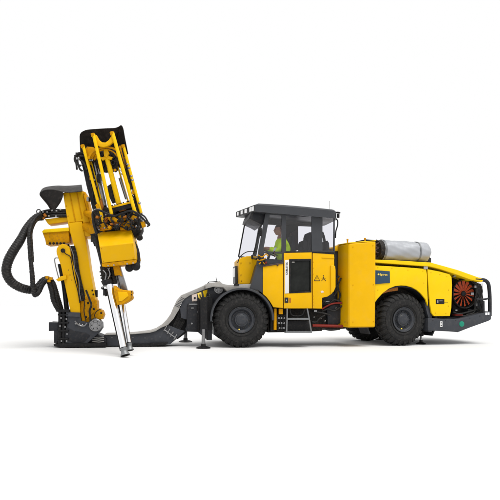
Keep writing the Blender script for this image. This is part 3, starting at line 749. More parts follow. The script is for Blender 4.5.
g = G(); g.tube(PT(F, [(329.6,211),(329.4,201)], .4), .004, 5); g.build('antenna', roof, 'lightgrey')
# cab interior
g = G().prism(F, [(286,216),(298,217),(298.4,250),(286,251)], .86, 1.05, bev=.01); g.build('interior_panel', cab, 'lining')
g = G().prism(F, [(291,233),(297.8,229),(298.2,250),(290,250)], .70, .85, bev=.03); g.build('interior_trim', cab, 'brown')
g = G().prism(F, [(268,214),(322,217),(322,223.6),(300,225.6),(280,224.8),(266,223.6)], .80, .95, bev=.01); g.build('roof_lining', cab, 'lining')
st = G().prism(F, [(303.4,242),(304.2,240),(306.6,240.2),(308,242.5),(308.6,252),(303,252)], .25, .75, bev=.03, res=2)
st.prism(F, [(308.6,236),(310,232),(312,232),(312.6,254),(307.8,254)], .2, .7, bev=.03)
st.prism(F, [(299.8,248),(301.4,246.6),(302.6,248),(302.6,253),(299.6,253)], .3, .4, bev=.01)
st.build('instrument_console', cab, 'seat')
g = G().prism(F, [(291.4,236),(293.4,234.6),(295,237),(295,268),(276,268),(276,266),(290,265)], .33, .75, bev=.03, res=2); g.build('driver_seat', cab, 'seat')
g = G().prism(F, [(326,243),(327.6,240.4),(329.4,243),(330,252),(325.4,252)], .3, .8, bev=.02); g.tube(PT(F, [(322,232),(324,238),(325,246),(325,252)], .35), .03, 8, smooth=4); g.build('filter_canister', cab, 'seat')
g = G(); g.cyl(F.at(269.5,254.5,.5), F.at(267,262,.5), .03, n=10); g.build('steering_column', cab, 'seat')
cc = F.at(270, 253.4, .5); axs = (F.u*-.35+Vector((0,0,1))).normalized()*1.0; axs = (F.u*.35+Vector((0,0,1))).normalized()
e1 = F.v; e2 = axs.cross(e1)
g = G(); g.tube([cc+(e1*math.cos(t)+e2*math.sin(t))*.17 for t in [2*math.pi*i/28 for i in range(29)]], .014, 8, cap=False); g.tube([cc-e1*.17, cc+e1*.17], .012, 6); g.build('steering_wheel', cab, 'black')

# ------------------------------------------------------------------ person in the cab
Hc = F.at(278.6, 230.2, .53)
def PL(du, dv, dz): return Hc + F.u*du + F.v*dv + Vector((0,0,dz))
def skin_mesh(nodes, edges, root, sub=2):
    me = bpy.data.meshes.new('s'); me.from_pydata([p for p, r in nodes], edges, [])
    ob = bpy.data.objects.new('s', me); COL.objects.link(ob)
    sk = ob.modifiers.new('k', 'SKIN'); sk.use_smooth_shade = True
    for i, (p, r) in enumerate(nodes):
        d = me.skin_vertices[0].data[i]; d.radius = (r, r) if not isinstance(r, tuple) else r; d.use_root = (i == root)
    s = ob.modifiers.new('u', 'SUBSURF'); s.levels = s.render_levels = sub
    dg = bpy.context.evaluated_depsgraph_get(); ev = ob.evaluated_get(dg)
    out = bpy.data.meshes.new_from_object(ev); bpy.data.objects.remove(ob); return out
nodes = [(PL(.14,0,-.74),.15),(PL(.12,0,-.52),.145),(PL(.08,0,-.32),.16),(PL(.04,0,-.20),.075),(PL(.015,0,-.10),.055)]
edges = [(0,1),(1,2),(2,3),(3,4)]
hands = []
for s_ in (-1, 1):
    i = len(nodes)
    nodes += [(PL(.07,.19*s_,-.27),.068),(PL(-.06,.25*s_,-.50),.052),(PL(-.26,.16*s_,-.43),.036),(PL(-.31,.15*s_,-.42),.038)]
    edges += [(2,i),(i,i+1),(i+1,i+2),(i+2,i+3)]
    for k in range(4):
        j = len(nodes); dv = (-.03+.02*k)*1.0
        nodes += [(PL(-.35,.15*s_+dv,-.41),.0095),(PL(-.385+.004*k,.15*s_+dv,-.425),.0085),(PL(-.39+.006*k,.15*s_+dv,-.455),.0075)]
        edges += [(i+3,j),(j,j+1),(j+1,j+2)]
    j = len(nodes); nodes += [(PL(-.325,.15*s_-s_*.045,-.43),.011),(PL(-.36,.15*s_-s_*.05,-.45),.009)]; edges += [(i+3,j),(j,j+1)]
    i = len(nodes)
    nodes += [(PL(.10,.10*s_,-.76),.09),(PL(-.36,.14*s_,-.72),.066),(PL(-.42,.13*s_,-1.12),.042),(PL(-.54,.13*s_,-1.16),.036)]
    edges += [(0,i),(i,i+1),(i+1,i+2),(i+2,i+3)]
g = G().mesh(skin_mesh(nodes, edges, 0))
# head with face features, looking forward (-u)
hm = bpy.data.meshes.new('h'); bm = bmesh.new(); bmesh.ops.create_icosphere(bm, subdivisions=4, radius=1)
for vtx in bm.verts:
    x, y, zz = vtx.co
    f = max(0, -x)
    d = Vector((x*.098, y*.078, zz*.118))
    if zz < -.2: d.x -= .008*(-zz)*(1 if x < 0 else -2); d.y *= 1-.25*(-zz)
    d.x -= .024*math.exp(-((y/.16)**2+((zz+.10)/.20)**2))*(x < 0)     # nose
    d.x -= .008*math.exp(-((y/.35)**2+((zz+.48)/.09)**2))*(x < 0)     # lips
    d.x -= .010*math.exp(-((y/.35)**2+((zz+.85)/.15)**2))*(x < 0)     # chin
    for e_ in (-.38, .38): d.x += .010*math.exp(-(((y-e_)/.17)**2+((zz-.08)/.12)**2))*(x < 0)
    vtx.co = d
bm.to_mesh(hm); bm.free()
MH = Matrix.Translation(Hc) @ Matrix.Rotation(F.th, 4, 'Z')
g.mesh(hm, MH)
for s_ in (-1, 1): g.ball(PL(.012, .080*s_, -.005), (.018,.010,.030), 10)
person = g.build('person', None, 'skin', ang=180)
person['label'] = 'seated person in a lime high visibility jacket facing forward inside the cab'
person['category'] = 'person'
hr = G()
me = bpy.data.meshes.new('x'); bm = bmesh.new(); bmesh.ops.create_icosphere(bm, subdivisions=4, radius=1)
dl_ = [v_ for v_ in bm.verts if not (v_.co.z > .42 or (v_.co.x > .10 and v_.co.z > -.35))]
bmesh.ops.delete(bm, geom=dl_, context='VERTS')
for v_ in bm.verts: v_.co = Vector((v_.co.x*.106+.003, v_.co.y*.085, v_.co.z*.126))*(1+.02*math.sin(v_.co.y*60))
bm.to_mesh(me); bm.free(); hr.mesh(me, MH); hr.build('hair', person, 'hair', ang=180)
ey = G()
for s_ in (-1, 1): ey.ball(PL(-.083, .030*s_, .008), .010, 8)
ey.build('eyes', person, 'ink')
jn = [(PL(.14,0,-.76),.20),(PL(.12,0,-.52),.20),(PL(.09,0,-.32),.20),(PL(.045,0,-.18),.12)]
je = [(0,1),(1,2),(2,3)]
for s_ in (-1, 1):
    i = len(jn); jn += [(PL(.07,.20*s_,-.28),.09),(PL(-.06,.255*s_,-.50),.072),(PL(-.25,.16*s_,-.43),.052)]; je += [(2,i),(i,i+1),(i+1,i+2)]
jk = G().mesh(skin_mesh(jn, je, 0)).build('jacket', person, 'hivis', ang=180)
tn = [(PL(.14,0,-.80),.16)]; te = []
for s_ in (-1, 1):
    i = len(tn); tn += [(PL(.08,.11*s_,-.78),.105),(PL(-.36,.14*s_,-.72),.085),(PL(-.41,.13*s_,-1.05),.062)]; te += [(0,i),(i,i+1),(i+1,i+2)]
G().mesh(skin_mesh(tn, te, 0)).build('trousers', person, 'navy', ang=180)
g = G(); 
for s_ in (-1,1): g.tube([PL(-.10,.235*s_-.0,-.485)+Vector((0,0,0)), PL(-.135,.215*s_,-.47)], .072, 14)
g.build('reflective_band', jk, 'silverstripe')

# ------------------------------------------------------------------ boom, base and hoses (left)
base = empty('boom_base', F.at(82, 335, .7), rig)
g = G(); g.prism(F, [(53.5,344.2),(60,343.4),(106,343.4),(106,346.6),(60,347.4),(54,346.4)], .25, 1.25, bev=.008); g.build('foot_plate', base, 'black')
g = G().prism(F, [(68,311.6),(80,313),(81.2,321),(88,322),(91.2,320.6),(94.5,318.4),(99,319.6),(102,323),(102.4,328),(99.6,332),(84,346.6),(76,347),(57,341),(66,336)], .30, .62, bev=.012, res=2)
g.prism(F, [(66,312),(80,312.6),(80,317),(66,316.5)], .25, .9); g.build('pivot_bracket', base, 'grey')
g = G().prism(F, [(66,327),(74,331),(86,333),(90,336),(84,342),(76,343.6),(64,339)], .285, .31, bev=.006); g.build('bracket_web', base, 'darkgrey')
g = G(); g.prism(F, [(48.6,322.4),(58,322.8),(58,330.8),(48.6,331.2)], .35, .9, bev=.01); g.prism(F, [(54,330),(60,330),(60,343),(54,343)], .35, .9); g.build('counter_block', base, 'darkgrey')
g = G()
for x, v_ in ((60,.3),(63.6,.3),(66.6,.36),(61.8,.5)): g.tube(PT(F, [(x,344),(x,311)], v_), .036, 12)
for y in (314, 322, 330, 338): g.pbox(F, 57.8, y, 68.4, y+1.6, .25, .34)
g.pbox(F, 57.4, 309.6, 69, 312, .22,.6)
g.build('hose_manifold', base, 'black')
g = G()
for x, y in ((61,318),(65,327),(67,334),(61.4,341),(66.6,341),(64,311),(60,326),(66.4,319)): g.cyl(F.at(x,y,.25), F.at(x,y,.235), .018, n=6)
g.build('manifold_bolt', base, 'steel')
c = F.at(95.4, 325.2, .28)
g = G().lathe(c+F.v*.03, -F.v, [(0,.14),(.03,.14),(.045,.125),(.045,.105),(.035,.10),(.035,.06),(.05,.055),(.05,0)], 36); pin = g.build('pivot_pin', rig, 'steel')
g = G()
for k in range(6):
    an = k*math.pi/3; q = c+(F.u*math.cos(an)+Vector((0,0,1))*math.sin(an))*.08; g.cyl(q, q-F.v*.015, .012, n=6)
g.build('pin_bolt', pin, 'darkgrey')
g = G()
for x in (76,79.6,82.4): g.ball(F.at(x,323.6+(x-76)*.25,.27), .03, 8)
g.tube(PT(F, [(75,321),(79,325),(84,326),(87,323)], .26), .014, 6, smooth=5)
g.build('grease_fitting', base, 'steel')
g = G().prism(F, [(92,335),(97,334.6),(103,337),(106,338),(106,344),(88,344)], .4, 1.1, bev=.008)
g.build('foot_bracket', base, 'darkgrey')
g = G()
for y in (337.6, 339.6, 341.6): g.tube(PT(F, [(92,y),(99,y+.6),(104,y)], .36), .010, 6)
g.build('base_pipe', base, 'lightgrey')
# knuckle
boom = empty('boom', F.at(80, 260, .7), rig)
g = G().prism(F, [(80.5,300),(84,296),(93,297.6),(97,301),(97.2,308.6),(102,310.6),(103.6,315),(102,319.5),(98,319.6),(94,318),(90.6,320.6),(88,322.4),(82,322.4),(80.4,313)], .36, .80, bev=.014, res=2)
g.prism(F, [(84,300),(92,300),(94,312),(86,320),(84,314)], .30, .40, bev=.01); g.build('knuckle', boom, 'yellow_worn')
g = G(); g.tube(PT(F, [(82,292),(84.6,302),(84,311),(86,321)], .26), .010, 8, smooth=5); g.tube(PT(F, [(101.4,308.6),(97,311),(94.6,315),(95.6,319)], .3), .009, 8, smooth=4); g.tube(PT(F, [(86,290),(89.4,299),(91.4,305),(89.6,311),(90.6,321)], .25), .022, 8, smooth=5); g.build('knuckle_hose', boom, 'hose')
g = G()
for x,y in ((101.2,313),(88,303),(94,309),(86,317)): g.ball(F.at(x,y,.29), .024, 8)
g.build('knuckle_bolt', boom, 'grime')
# link arm
g = G().prism(F, arc(63.2,250.8,6.8,185,10,12) + [(71,258),(73.4,266),(76,280),(79.6,300),(80.2,313),(70.6,312.4),(67.4,297),(61,266),(56.8,254)], .28, .42, bev=.010, res=2); link = g.build('link_arm', rig, 'yellow')
g = G(); c = F.at(63, 250.6, .27); g.lathe(c, -F.v, [(0,.045),(.02,.045),(.02,0)], 20); g.build('link_pin', link, 'grime')
g = G(); g.tube(PT(F, [(63.2,251.2),(66,254),(70,256.4),(71.6,262),(74,276),(77.6,290),(79.8,303)], .265), .010, 6, smooth=6); g.build('link_cable', link, 'black')
g = G()
for x,y in ((68.4,270),(70,275),(71.8,280)): g.ball(F.at(x,y,.28), .010, 6)
g.build('link_rivet', link, 'brown')
g = G().prism(F, [(56,279.5),(61,276.2),(66,275.2),(66.4,279.2),(58,281.4)], .20, .30, bev=.006); g.build('hose_clamp_arm', boom, 'yellow')
g = G(); g.tube(PT(F, [(58.6,258),(55.2,258.2),(54.8,262),(56.8,271),(59,279)], .3), .011, 8, smooth=4); g.build('grab_rail', boom, 'steel')
for off, rr, mm in ((0,.014,'steel'),(1.6,.020,'hose'),(3.0,.012,'hose'),(4.2,.016,'hose')):
    G().tube(PT(F, [(70+off,246),(73.4+off*.8,256),(74.6+off*.9,268),(78.6+off*.5,280),(79.4+off,292),(81+off,301)], .33+off*.01), rr, 8, smooth=6).build('boom_line', boom, mm)
# inner lift cylinder between link and column (dark / chrome)
g = G(); g.tube(PT(F, [(67,245),(73,258),(78,285),(81,302)], .55), .045, 12, smooth=4); g.tube(PT(F, [(70,248),(76,270),(79,290)], .5), .02, 8, smooth=5); g.build('boom_hose', boom, 'hose')
g = G(); g.tube(PT(F, [(74.6,258),(80,284)], .52), .026, 10); g.pbox(F, 74, 258, 76, 262, .46,.5); g.build('lift_cylinder_rod', boom, 'chrome')
g = G(); g.tube(PT(F, [(60,264),(64,285),(67,312)], .5), .05, 12, smooth=3); g.build('lift_cylinder', boom, 'black')
# column
g = G().prism(F, [(69,222.6),(82,221.8),(83.6,230),(86.6,246),(90,270),(95.6,299.6),(80,301.6),(77.4,275),(74.4,248),(70,232)], .40, .85, bev=.012, res=2); colm = g.build('boom_column', rig, 'yellow')
g = G()
for x,y in ((92.4,290.4),(93.4,294.4)): g.ball(F.at(x,y,.395), .02, 6)
g.build('column_bolt', colm, 'grime')
g = G().pbox(F, 94.6, 290, 97.4, 297, .5, .6); g.build('column_bracket', colm, 'black')
# upper block
g = G().prism(F, [(62.8,192.8),(70,191),(82.4,190.6),(85,203),(88.6,217),(92.6,236),(84,236),(83,221.4),(69.6,222.4),(69.6,234)], .42, 1.15, bev=.015, res=2)
ub_ = g.build('slew_block', rig, 'yellow')
g = G().prism(F, [(69,193),(70,193),(76,221.6),(74.8,221.8)], .41, .43, bev=.003).prism(F, [(76,192),(77,192),(82.4,218),(81.4,218.6)], .41, .43, bev=.003); g.build('block_seam', ub_, 'yellow_worn')
g = G().prism(F, [(82.6,191),(85.4,192),(89,207),(92,221),(96,240),(92.8,240),(88.8,217),(85.2,203)], .3, .9, bev=.008); g.build('side_cheek', ub_, 'yellow_worn')
g = G().prism(F, [(86,197.6),(89.4,196.8),(90.6,201),(87,202)], .2, .3); g.build('cheek_bracket', ub_, 'yellow')
g = G()
for x, y in ((84,193.6),(86.4,206),(88.6,213),(91,226),(65,196),(66.4,206),(68,216)): g.cyl(F.at(x, y, .43 if x < 80 else .30), F.at(x, y, .41 if x < 80 else .285), .012, n=6)
for q in g.islands(): q._build('block_bolt', ub_, 'yellow_worn')
# lower box arm (y 228-245)
g = G().prism(F, [(42.4,232.4),(68.6,230.8),(69.6,242.4),(62,243.4),(46,244.6),(45.2,240)], .45, .95, bev=.012); xb = g.build('cross_arm', rig, 'yellow_worn')
g = G().prism(F, [(42,231.4),(44,229.4),(68.6,227.4),(69,231.0),(42.6,232.8)], .42, .98, bev=.006); g.build('arm_lit_top', xb, 'yellowlit')  # brighter yellow strip paints the arm's top face as lit
g = G()
for x in (50,53.6,57,60.6,64): g.ball(F.at(x,243.4,.44), .028, 8)
g.build('arm_fitting', xb, 'grime')
g = G().prism(F, [(44.8,219.2),(67,216.6),(67.6,221.4),(48,224)], .5, .9, bev=.006); g.build('hose_tray', boom, 'yellow')
g = G()
for k in range(6):
    y = 209.4+k*1.25
    g.tube(PT(F, [(41+k*.4,y+3),(46,y+1.4),(54,y+.6),(61,y+.8),(68,y+.6)], .46+.03*(k % 2)), .026, 8, smooth=5)
g.build('hydraulic_lines', boom, 'hose')
g = G()
for x,y in ((43,212.4),(47.5,212),(52,210.6),(56.6,211),(60.6,209.8),(49,216),(56,216.4),(40.2,211.4),(45,215.5)): g.cyl(F.at(x-.8,y,.42), F.at(x+.8,y-.1,.42), .020, n=8)
g.build('line_fitting', boom, 'steel')
g = G(); g.cyl(F.at(44,214,.40), F.at(46,216.5,.40), .03, n=8); g.ball(F.at(43.6,218,.44), .03, 8); g.build('copper_fitting', boom, 'orange')
g = G(); c = F.at(38.8,211.6,.42); g.tube([c+(F.u*math.cos(t)+Vector((0,0,1))*math.sin(t))*.045 for t in [2*math.pi*i/16 for i in range(17)]], .010, 6, cap=False); g.build('shackle', boom, 'black')
# rubber saddle flap: grid surface with thickness
def sheet(g, rows, th):
    m = len(rows[0]); nr = len(rows); top = [p for r_ in rows for p in r_]
    bot = [p+th for p in top]; o = nr*m; fs = []
    for i in range(nr-1):
        for j in range(m-1):
            a, b, c_, d = i*m+j, i*m+j+1, (i+1)*m+j+1, (i+1)*m+j
            fs += [(a, b, c_, d), (o+d, o+c_, o+b, o+a)]
    ed = [(i*m, (i+1)*m) for i in range(nr-1)] + [((i+1)*m+m-1, i*m+m-1) for i in range(nr-1)] + [(j+1, j) for j in range(m-1)] + [((nr-1)*m+j, (nr-1)*m+j+1) for j in range(m-1)]
    for a, b in ed: fs.append((a, b, o+b, o+a))
    return g.add(top+bot, fs)
vs_ = (.25, .5, .8, 1.2)
nearE = [F.at(x, y, .28) for x, y in ((50.6,209.8),(47.2,204),(42.5,198.4),(39.6,194.2),(41,191.6),(46.5,189.6),(55,189.8),(63,191.6),(71,192.0),(82.6,190.8))]
farE = [F.at(x, y, 1.2) for x, y in ((57,207),(53,202),(48,196),(44,191),(46,188.8),(52,187.6),(60,186.4),(66,186),(74,185.4),(81,184.8))]
nearE, farE = spline(nearE, 5), spline(farE, 5)
rows = [[a.lerp(b, t)+Vector((0,0,.05*math.sin(math.pi*t))) for a, b in zip(nearE, farE)] for t in [i/8 for i in range(9)]]
g = sheet(G(), rows, Vector((0, 0, -.014))); g.build('rubber_flap', boom, 'rubber', ang=60)
g = sheet(G(), [[F.at(x, y, .30+.1*t) for x, y in arcp] for t, arcp in ((0, [(40,194),(44.6,189.9),(52,189.4),(60,190.6),(63.2,192.6)]), (.5, [(43,198.6),(47,196),(53,195.6),(59,196.4),(62.6,197)]), (1, [(47.6,204.6),(51,203.4),(54.6,202.8),(58,202.4),(60.6,202)]), (1.3, [(50.6,210.4),(52.2,210.2),(54,209.8),(56,208.4),(57.6,206.4)]))], Vector((.0,.014,0))); g.build('flap_skirt', boom, 'rubber', ang=60)

# big hoses
def ribs(pitch, amp): return lambda L, a: 1+amp*(1 if ((L/pitch + a/(2*math.pi)) % 1) < .62 else -1)
def hose(name, pts, r, pitch=.035, amp=.05, k=26, fr=F):
    P = [fr.at(x, y, v_) for x, y, v_ in pts]
    g = G().tube(P, r, 14, smooth=k, prof=ribs(pitch, amp)); return g.build(name, rig, 'hose', ang=50)
hose('large_hose', [(41,215,.42),(36.5,217,.38),(31,222,.3),(26,229,.2),(20.4,240,.1),(13,251.5,.0),(8,261.6,-.05),(6.4,272,-.05),(10.6,281,.0),(18.4,286.6,.05),(27,289.4,.15),(33,289.6,.22),(38.4,286.6,.28),(42.6,281.6,.3),(47.4,279.4,.32),(52,283,.34),(55,291,.36),(56.4,300,.38),(59,310,.4)], [.066,.072,.09,.094,.09,.085,.075,.06,.055], .05, .035)
hose('slim_hose', [(41,213.6,.36),(36.4,217,.3),(32,223.6,.2),(29.8,231,.1),(29.4,240,.05),(30.4,256,.0),(32.2,275,.0),(33.2,288,.02),(35,294.6,.04),(38.6,291.6,.08),(41.6,285,.14),(45.6,280.4,.2),(49,282,.26),(51.6,291,.28),(53.6,301,.3),(58.6,311,.34)], [.042,.042,.042,.044,.05,.056,.05,.044], .032, .07)
hose('slim_hose', [(43,219,.5),(37,220,.42),(33,226,.3),(31,234,.2),(31.6,246,.12),(32.6,262,.1)], [.03,.03], .03, .07)
hose('slim_hose', [(46,279,.4),(50,280,.42),(55,288,.45),(58,298,.48),(62,311,.5)], [.045,.045], .04, .06)
g = G()
for (x,y) in ((46.6,277.6),(50.4,278.6),(48.6,281)): g.pbox(F, x-1.2, y-1.4, x+1.6, y+1.2, .16,.3)
g.build('hose_clamp', rig, 'yellow_worn', bevel=.01)

# ------------------------------------------------------------------ feed with rod magazine
feed = empty('drill_feed', D.at(112, 280, .1), rig)
mag = empty('rod_magazine', D.at(106, 170, 0), rig)
def DL(pts, v): return PT(D, pts, v)
# rods
for (a, b, v_, r_) in (((93.6,134.6),(111.6,214),-.16,.031),((112.6,133.0),(135.2,213),-.16,.033),((83.2,146),(103.4,222),.02,.028),((123.6,146.5),(141.2,213),.02,.027)):
    g = G().tube(DL([a, b], v_), r_, 14); g.build('guide_rod', mag, 'rod')
g = G(); g.tube(DL([(106.6,156),(118.8,204)], .06), .048, 16); g.build('centre_pipe', mag, 'rod')
for p, v_ in (((93.4,135.2),-.16),((112.4,133.6),-.16),((83,146.6),.02),((123.4,146.6),.02)):
    g = G(); c = D.at(*p, v_); g.lathe(c-Vector((.012,0,-.03)), Vector((.22,0,-1)), [(0,0),(0,.038),(.05,.038),(.06,.03)], 14); g.build('rod_cap', mag, 'yellow_worn')
# cradle plate between front rods
g = G().prism(D, [(94,135.6),(96.4,135),(99,139.6),(102,142.2),(105.4,142.4),(108.6,140),(110.8,136.6),(112.4,134.4),(114,137.6),(113,141.8),(110,144.6),(106.6,146.2),(103.4,147),(99.6,146.4),(97,145),(95.4,141.6)], -.15, -.09, bev=.008); g.build('cradle_plate', mag, 'yellow')
def ringband(cx, cy, rx, ry, a0, a1, w_, v_, th, tilt=-10, n=20):
    o = []; i_ = []
    for k in range(n+1):
        t = R(a0+(a1-a0)*k/n); ct, st_ = math.cos(R(tilt)), math.sin(R(tilt))
        for L_, q in ((o, 1), (i_, 1-w_)):
            x, y = rx*q*math.cos(t), ry*q*math.sin(t); L_.append((cx+x*ct+y*st_, cy-(y*ct-x*st_)))
    return o+i_[::-1]
g = G().prism(D, ringband(104.6,159,17.5,12.5,20,165,.13,0,0), -.06, -.02, bev=.006).prism(D, ringband(104.4,160,13.5,11,10,172,.10,0,0), .0, .04, bev=.005)
g.build('magazine_ring', mag, 'yellow_worn')
g = G().prism(D, [(84.4,150),(87,146.5),(93,147),(97,150),(98,158),(94,160),(88,159),(85.6,156)], .05, .10, bev=.006); g.build('side_plate', mag, 'yellow_worn')
g = G().prism(D, arc(106.6,160.4,12.4,0,360,28,11.6)[:-1], .10, .16, bev=.01); g.build('magazine_disc', mag, 'grime')
g = G().prism(D, [(116,146),(124,147),(127,156),(129.6,166),(126,170),(118,166),(114,156)], .18, .26, bev=.01).prism(D, [(84.6,154),(95,158),(98,168),(100.6,182),(97,186),(92,178),(88,168)], .24, .34, bev=.01).prism(D, [(94,184),(100,182),(105,200),(107,212),(99,212)], .26, .34, bev=.01)
g.prism(D, [(110,150),(122,149),(122,163),(117,171),(106,172.6),(97,171),(94,160),(98,150)], .20, .24, bev=.01)
g.build('backing_plate', mag, 'grime')
for x0,y0,x1,y1,rr in ((118.6,150,122.4,164,.018),(98,156,103,174,.016),(112,166,116,172,.02),(121,167,127.4,188,.02),(128,164,135,192,.014),(131,186,139.6,214,.016),(89,172,97,204,.016)):
    G().tube(DL([(x0,y0),((x0+x1)/2+.8,(y0+y1)/2),(x1,y1)], .09), rr, 8, smooth=5).build('magazine_hose', mag, 'hose')
for x,y in ((118.6,152.6),(125.4,158),(127,162.6),(97,153.6),(100.6,168),(114.6,170)): G().prism(D, [(x-1.2,y-1),(x+1.1,y-1.4),(x+1.5,y+.8),(x-.8,y+1.3)], .05, .12, bev=.008).build('rod_guide', mag, 'yellow_worn')
for p, q, v_, rr, mm in (((99.4,164),(109,207),.22,.020,'steel'),((96,158),(101.6,184),.12,.016,'steel'),((88.6,151),(104.6,213),.16,.018,'rod'),((117.4,165),(130.4,209),.2,.016,'rod'),((127.4,160),(138,206),.12,.024,'black'),((111,171),(119.6,203),.22,.012,'steel'),((119.6,146),(134,206),.14,.020,'yellow_worn')):
    G().tube(DL([p, q], v_), rr, 12).build('magazine_tube', mag, mm)
# indexing star on the disc
for k in range(7):
    an = k*2*math.pi/7+.4; c = D.at(106.6+7.6*math.cos(an), 160.4+7*math.sin(an), .08)
    G().lathe(c, Vector((.0,-1,.0)), [(0,.045),(.05,.045),(.05,.03),(.02,.028)], 14).build('rod_cup', mag, 'black')
g = G(); g.prism(D, [(103.4,150),(107,148.6),(109,153),(106.8,157.4),(104,156)], -.02, .05, bev=.008); g.prism(D, [(100,157.4),(107,155.8),(112.6,157),(111,159.6),(106.6,158.6),(102,160.2)], .0,.06, bev=.006); g.build('index_arm', mag, 'yellow')
# rubber canopy behind the cage: wraps round the top
near = [(80.2,152),(79.8,143),(80,134),(85.2,130.2),(92,129.2),(100,128.6),(108,128.2),(115,127.8),(118.6,126.6),(121,125.2),(123,128.4),(124.6,137),(126.4,146),(128,154)]
g = G()
nE = spline(DL(near, .12), 3)
cN = D.at(105, 158, .42)
rows = []
for t in [i/7 for i in range(8)]:
    rows.append([p.lerp(cN, t*.93)+Vector((0, .30*math.sin(t*math.pi/2), 0)) for p in nE])
sheet(g, rows, Vector((.004, .014, .004))); g.build('rubber_canopy', mag, 'rubber', ang=60)
# feed rail on the left
g = G().prism(D, [(78.6,155),(84,153),(88,160),(92.6,178),(99,205),(104,228),(98,229),(92.6,210),(86.4,186),(82.6,168)], .16, .34, bev=.01); g.build('feed_rail', feed, 'black')
g = G(); g.tube(DL([(84.6,152),(94,190),(101,222)], .12), .022, 8); g.tube(DL([(90.6,166),(99,200),(103,220)], .14), .024, 8); g.build('feed_line', feed, 'hose')
g = G(); g.tube(DL([(94,160),(104,206)], .20), .052, 16); g.build('feed_cylinder', feed, 'steel')
g = G(); g.tube(DL([(91,150),(96.6,176)], .22), .075, 16); g.pbox(D, 97,174,100.6,182,.1,.2); g.build('cylinder_barrel', feed, 'black')
g = G(); g.tube(DL([(120,178),(126.6,199)], .2), .030, 12); g.build('side_cylinder', feed, 'steel')
g = G(); g.prism(D, [(107,186),(111.6,183),(113.6,188),(117.4,201),(112,203),(108.6,196)], .1, .2, bev=.02); g.prism(D, [(126,168),(129.6,171),(133,183),(133,190),(130.6,188),(127.6,178)], .03,.12, bev=.01); g.prism(D, [(121,163),(127,170),(128,176),(124,176),(120.6,168)],.1,.2,bev=.01); g.prism(D, [(133,196),(137,198),(142,213),(137,214),(134,205)], .04,.12,bev=.01); g.build('gripper_arm', mag, 'grime')
g = G(); 
for x,y in ((127.6,164.5),(129,168),(131.4,176),(132.4,180),(139.4,203),(132,198),(121.6,170.4),(122.4,174)): g.ball(D.at(x,y,-.0), .024, 8)
g.build('gripper_bolt', mag, 'steel')
g = G()
for a in ([(83,152.6),(78,153.4),(74.6,158),(76,163),(80.6,166)],[(84,156),(79.4,156.6),(77.6,161),(79.6,168.6),(82.4,171)],[(75,155),(76,162),(77,169.6)],[(80,160),(84,163),(87,170)]): g.tube(DL(a, .05), .018, 8, smooth=6)
g.pbox(D, 75.4,152.4,82,156.6,.08,.2)
g.build('sensor_cable', feed, 'hose')
g = G(); g.ball(D.at(78.6,158.6,.03), .03, 8); g.ball(D.at(81.6,165,.03), .022, 8); g.pbox(D, 89,159,93,161,.0,.06); g.pbox(D, 86.5,197,88.6,201,.0,.1); g.build('cable_fitting', feed, 'steel')
# lower collar ring (elliptic seen from below): real horizontal ring tilted with the mast
axd = (D.at(106.6,156,.06)-D.at(118.8,204,.06)).normalized()
cc = D.at(121, 204.6, .02)
tl = (axd + Vector((0, -.22, 0))).normalized()
g = G().lathe(cc-tl*.02, tl, [(0,.16),(0,.20),(.035,.20),(.035,.16),(0,.16)], 40); g.build('collar_ring', feed, 'yellow')
g = G().lathe(cc-tl*.10, tl, [(0,.0),(0,.185),(.079,.185),(.079,.165),(.03,.15),(.03,0)], 40); g.build('collar_body', feed, 'black')
for k in range(9):
    an = 2*math.pi*k/9; e1 = tl.orthogonal().normalized(); e2 = tl.cross(e1); q = cc-tl*.0+(e1*math.cos(an)+e2*math.sin(an))*.18
    G().cyl(q, q+tl*.035, .014, n=6).build('collar_bolt', feed, 'black')
g = G().tube([cc-tl*.12, cc-tl*.02], .07, 16); g.build('drill_chuck', feed, 'orange')
g = G().prism(D, [(92,211),(98,206.6),(103,206),(110,208),(122,208),(134,205),(139,212),(141,222),(141.6,230),(139,236),(132,238),(96,240),(93,226)], .12, .36, bev=.02); g.build('drill_carriage', feed, 'grime')
g = G()
g.tube(DL([(92.6,218),(93,212.4),(98,210),(106,213),(114,216.0),(122,213.4),(130,211.0),(136,212.6),(141,216.6),(149,225)], -.24), .020, 10, smooth=6)
g.tube(DL([(93,214),(94,224),(97,234)], -.1), .028, 10, smooth=4)
g.build('carriage_arm', feed, 'black')
g = G(); g.tube(DL([(92,212),(95,209.6),(100,209.4)], -.14), .014, 8); g.build('carriage_edge', feed, 'lightgrey')
for pts, v_ in (([(107,217),(113,216.4),(120,220.4),(118,222.4),(110,221.4)], -.1), ([(127,221.4),(133,215.6),(137,216.6),(134,221.4),(129,223.4)], -.1), ([(118,215.6),(124,214.4),(127,218),(122.6,221.6),(119,219)], -.03), ([(120,222.6),(130,221.4),(132,229),(120,230)], .0), ([(98,225),(103,223),(112,225.6),(110,229.4),(100,230.6)], -.04), ([(140,221.6),(144.4,221),(145.4,226),(142,227.6)], -.05), ([(95,205),(97.6,202.6),(100,208),(97,210)], -.02)):
    G().prism(D, pts, v_, v_+.09, bev=.014, res=2).build('gripper_jaw', feed, 'yellow_worn')
for pts, v_ in (([(113,221.4),(118,221),(119,226),(114,227)], -.06), ([(122,215.6),(126,215),(126.6,217.6),(122.6,218.4)], -.10), ([(98,203),(101,198),(103,206),(101.6,212),(98.6,210)], .06), ([(104,218),(108,219),(107,224),(103,222)], -.02)):
    G().prism(D, pts, v_, v_+.09, bev=.02, res=2).build('gripper_pad', feed, 'orange')
g = G()
for x,y in ((98,221),(106,214.6),(117,224.6),(124,224.6),(126,212),(131,226),(135,219),(146,223),(101,216),(110,226),(136,226),(141,229),(99,229.6),(104.6,228),(139.6,217.6)): g.ball(D.at(x,y,-.09), .020, 8)
g.pbox(D, 140.6,217,143,220,-.08,-.02)
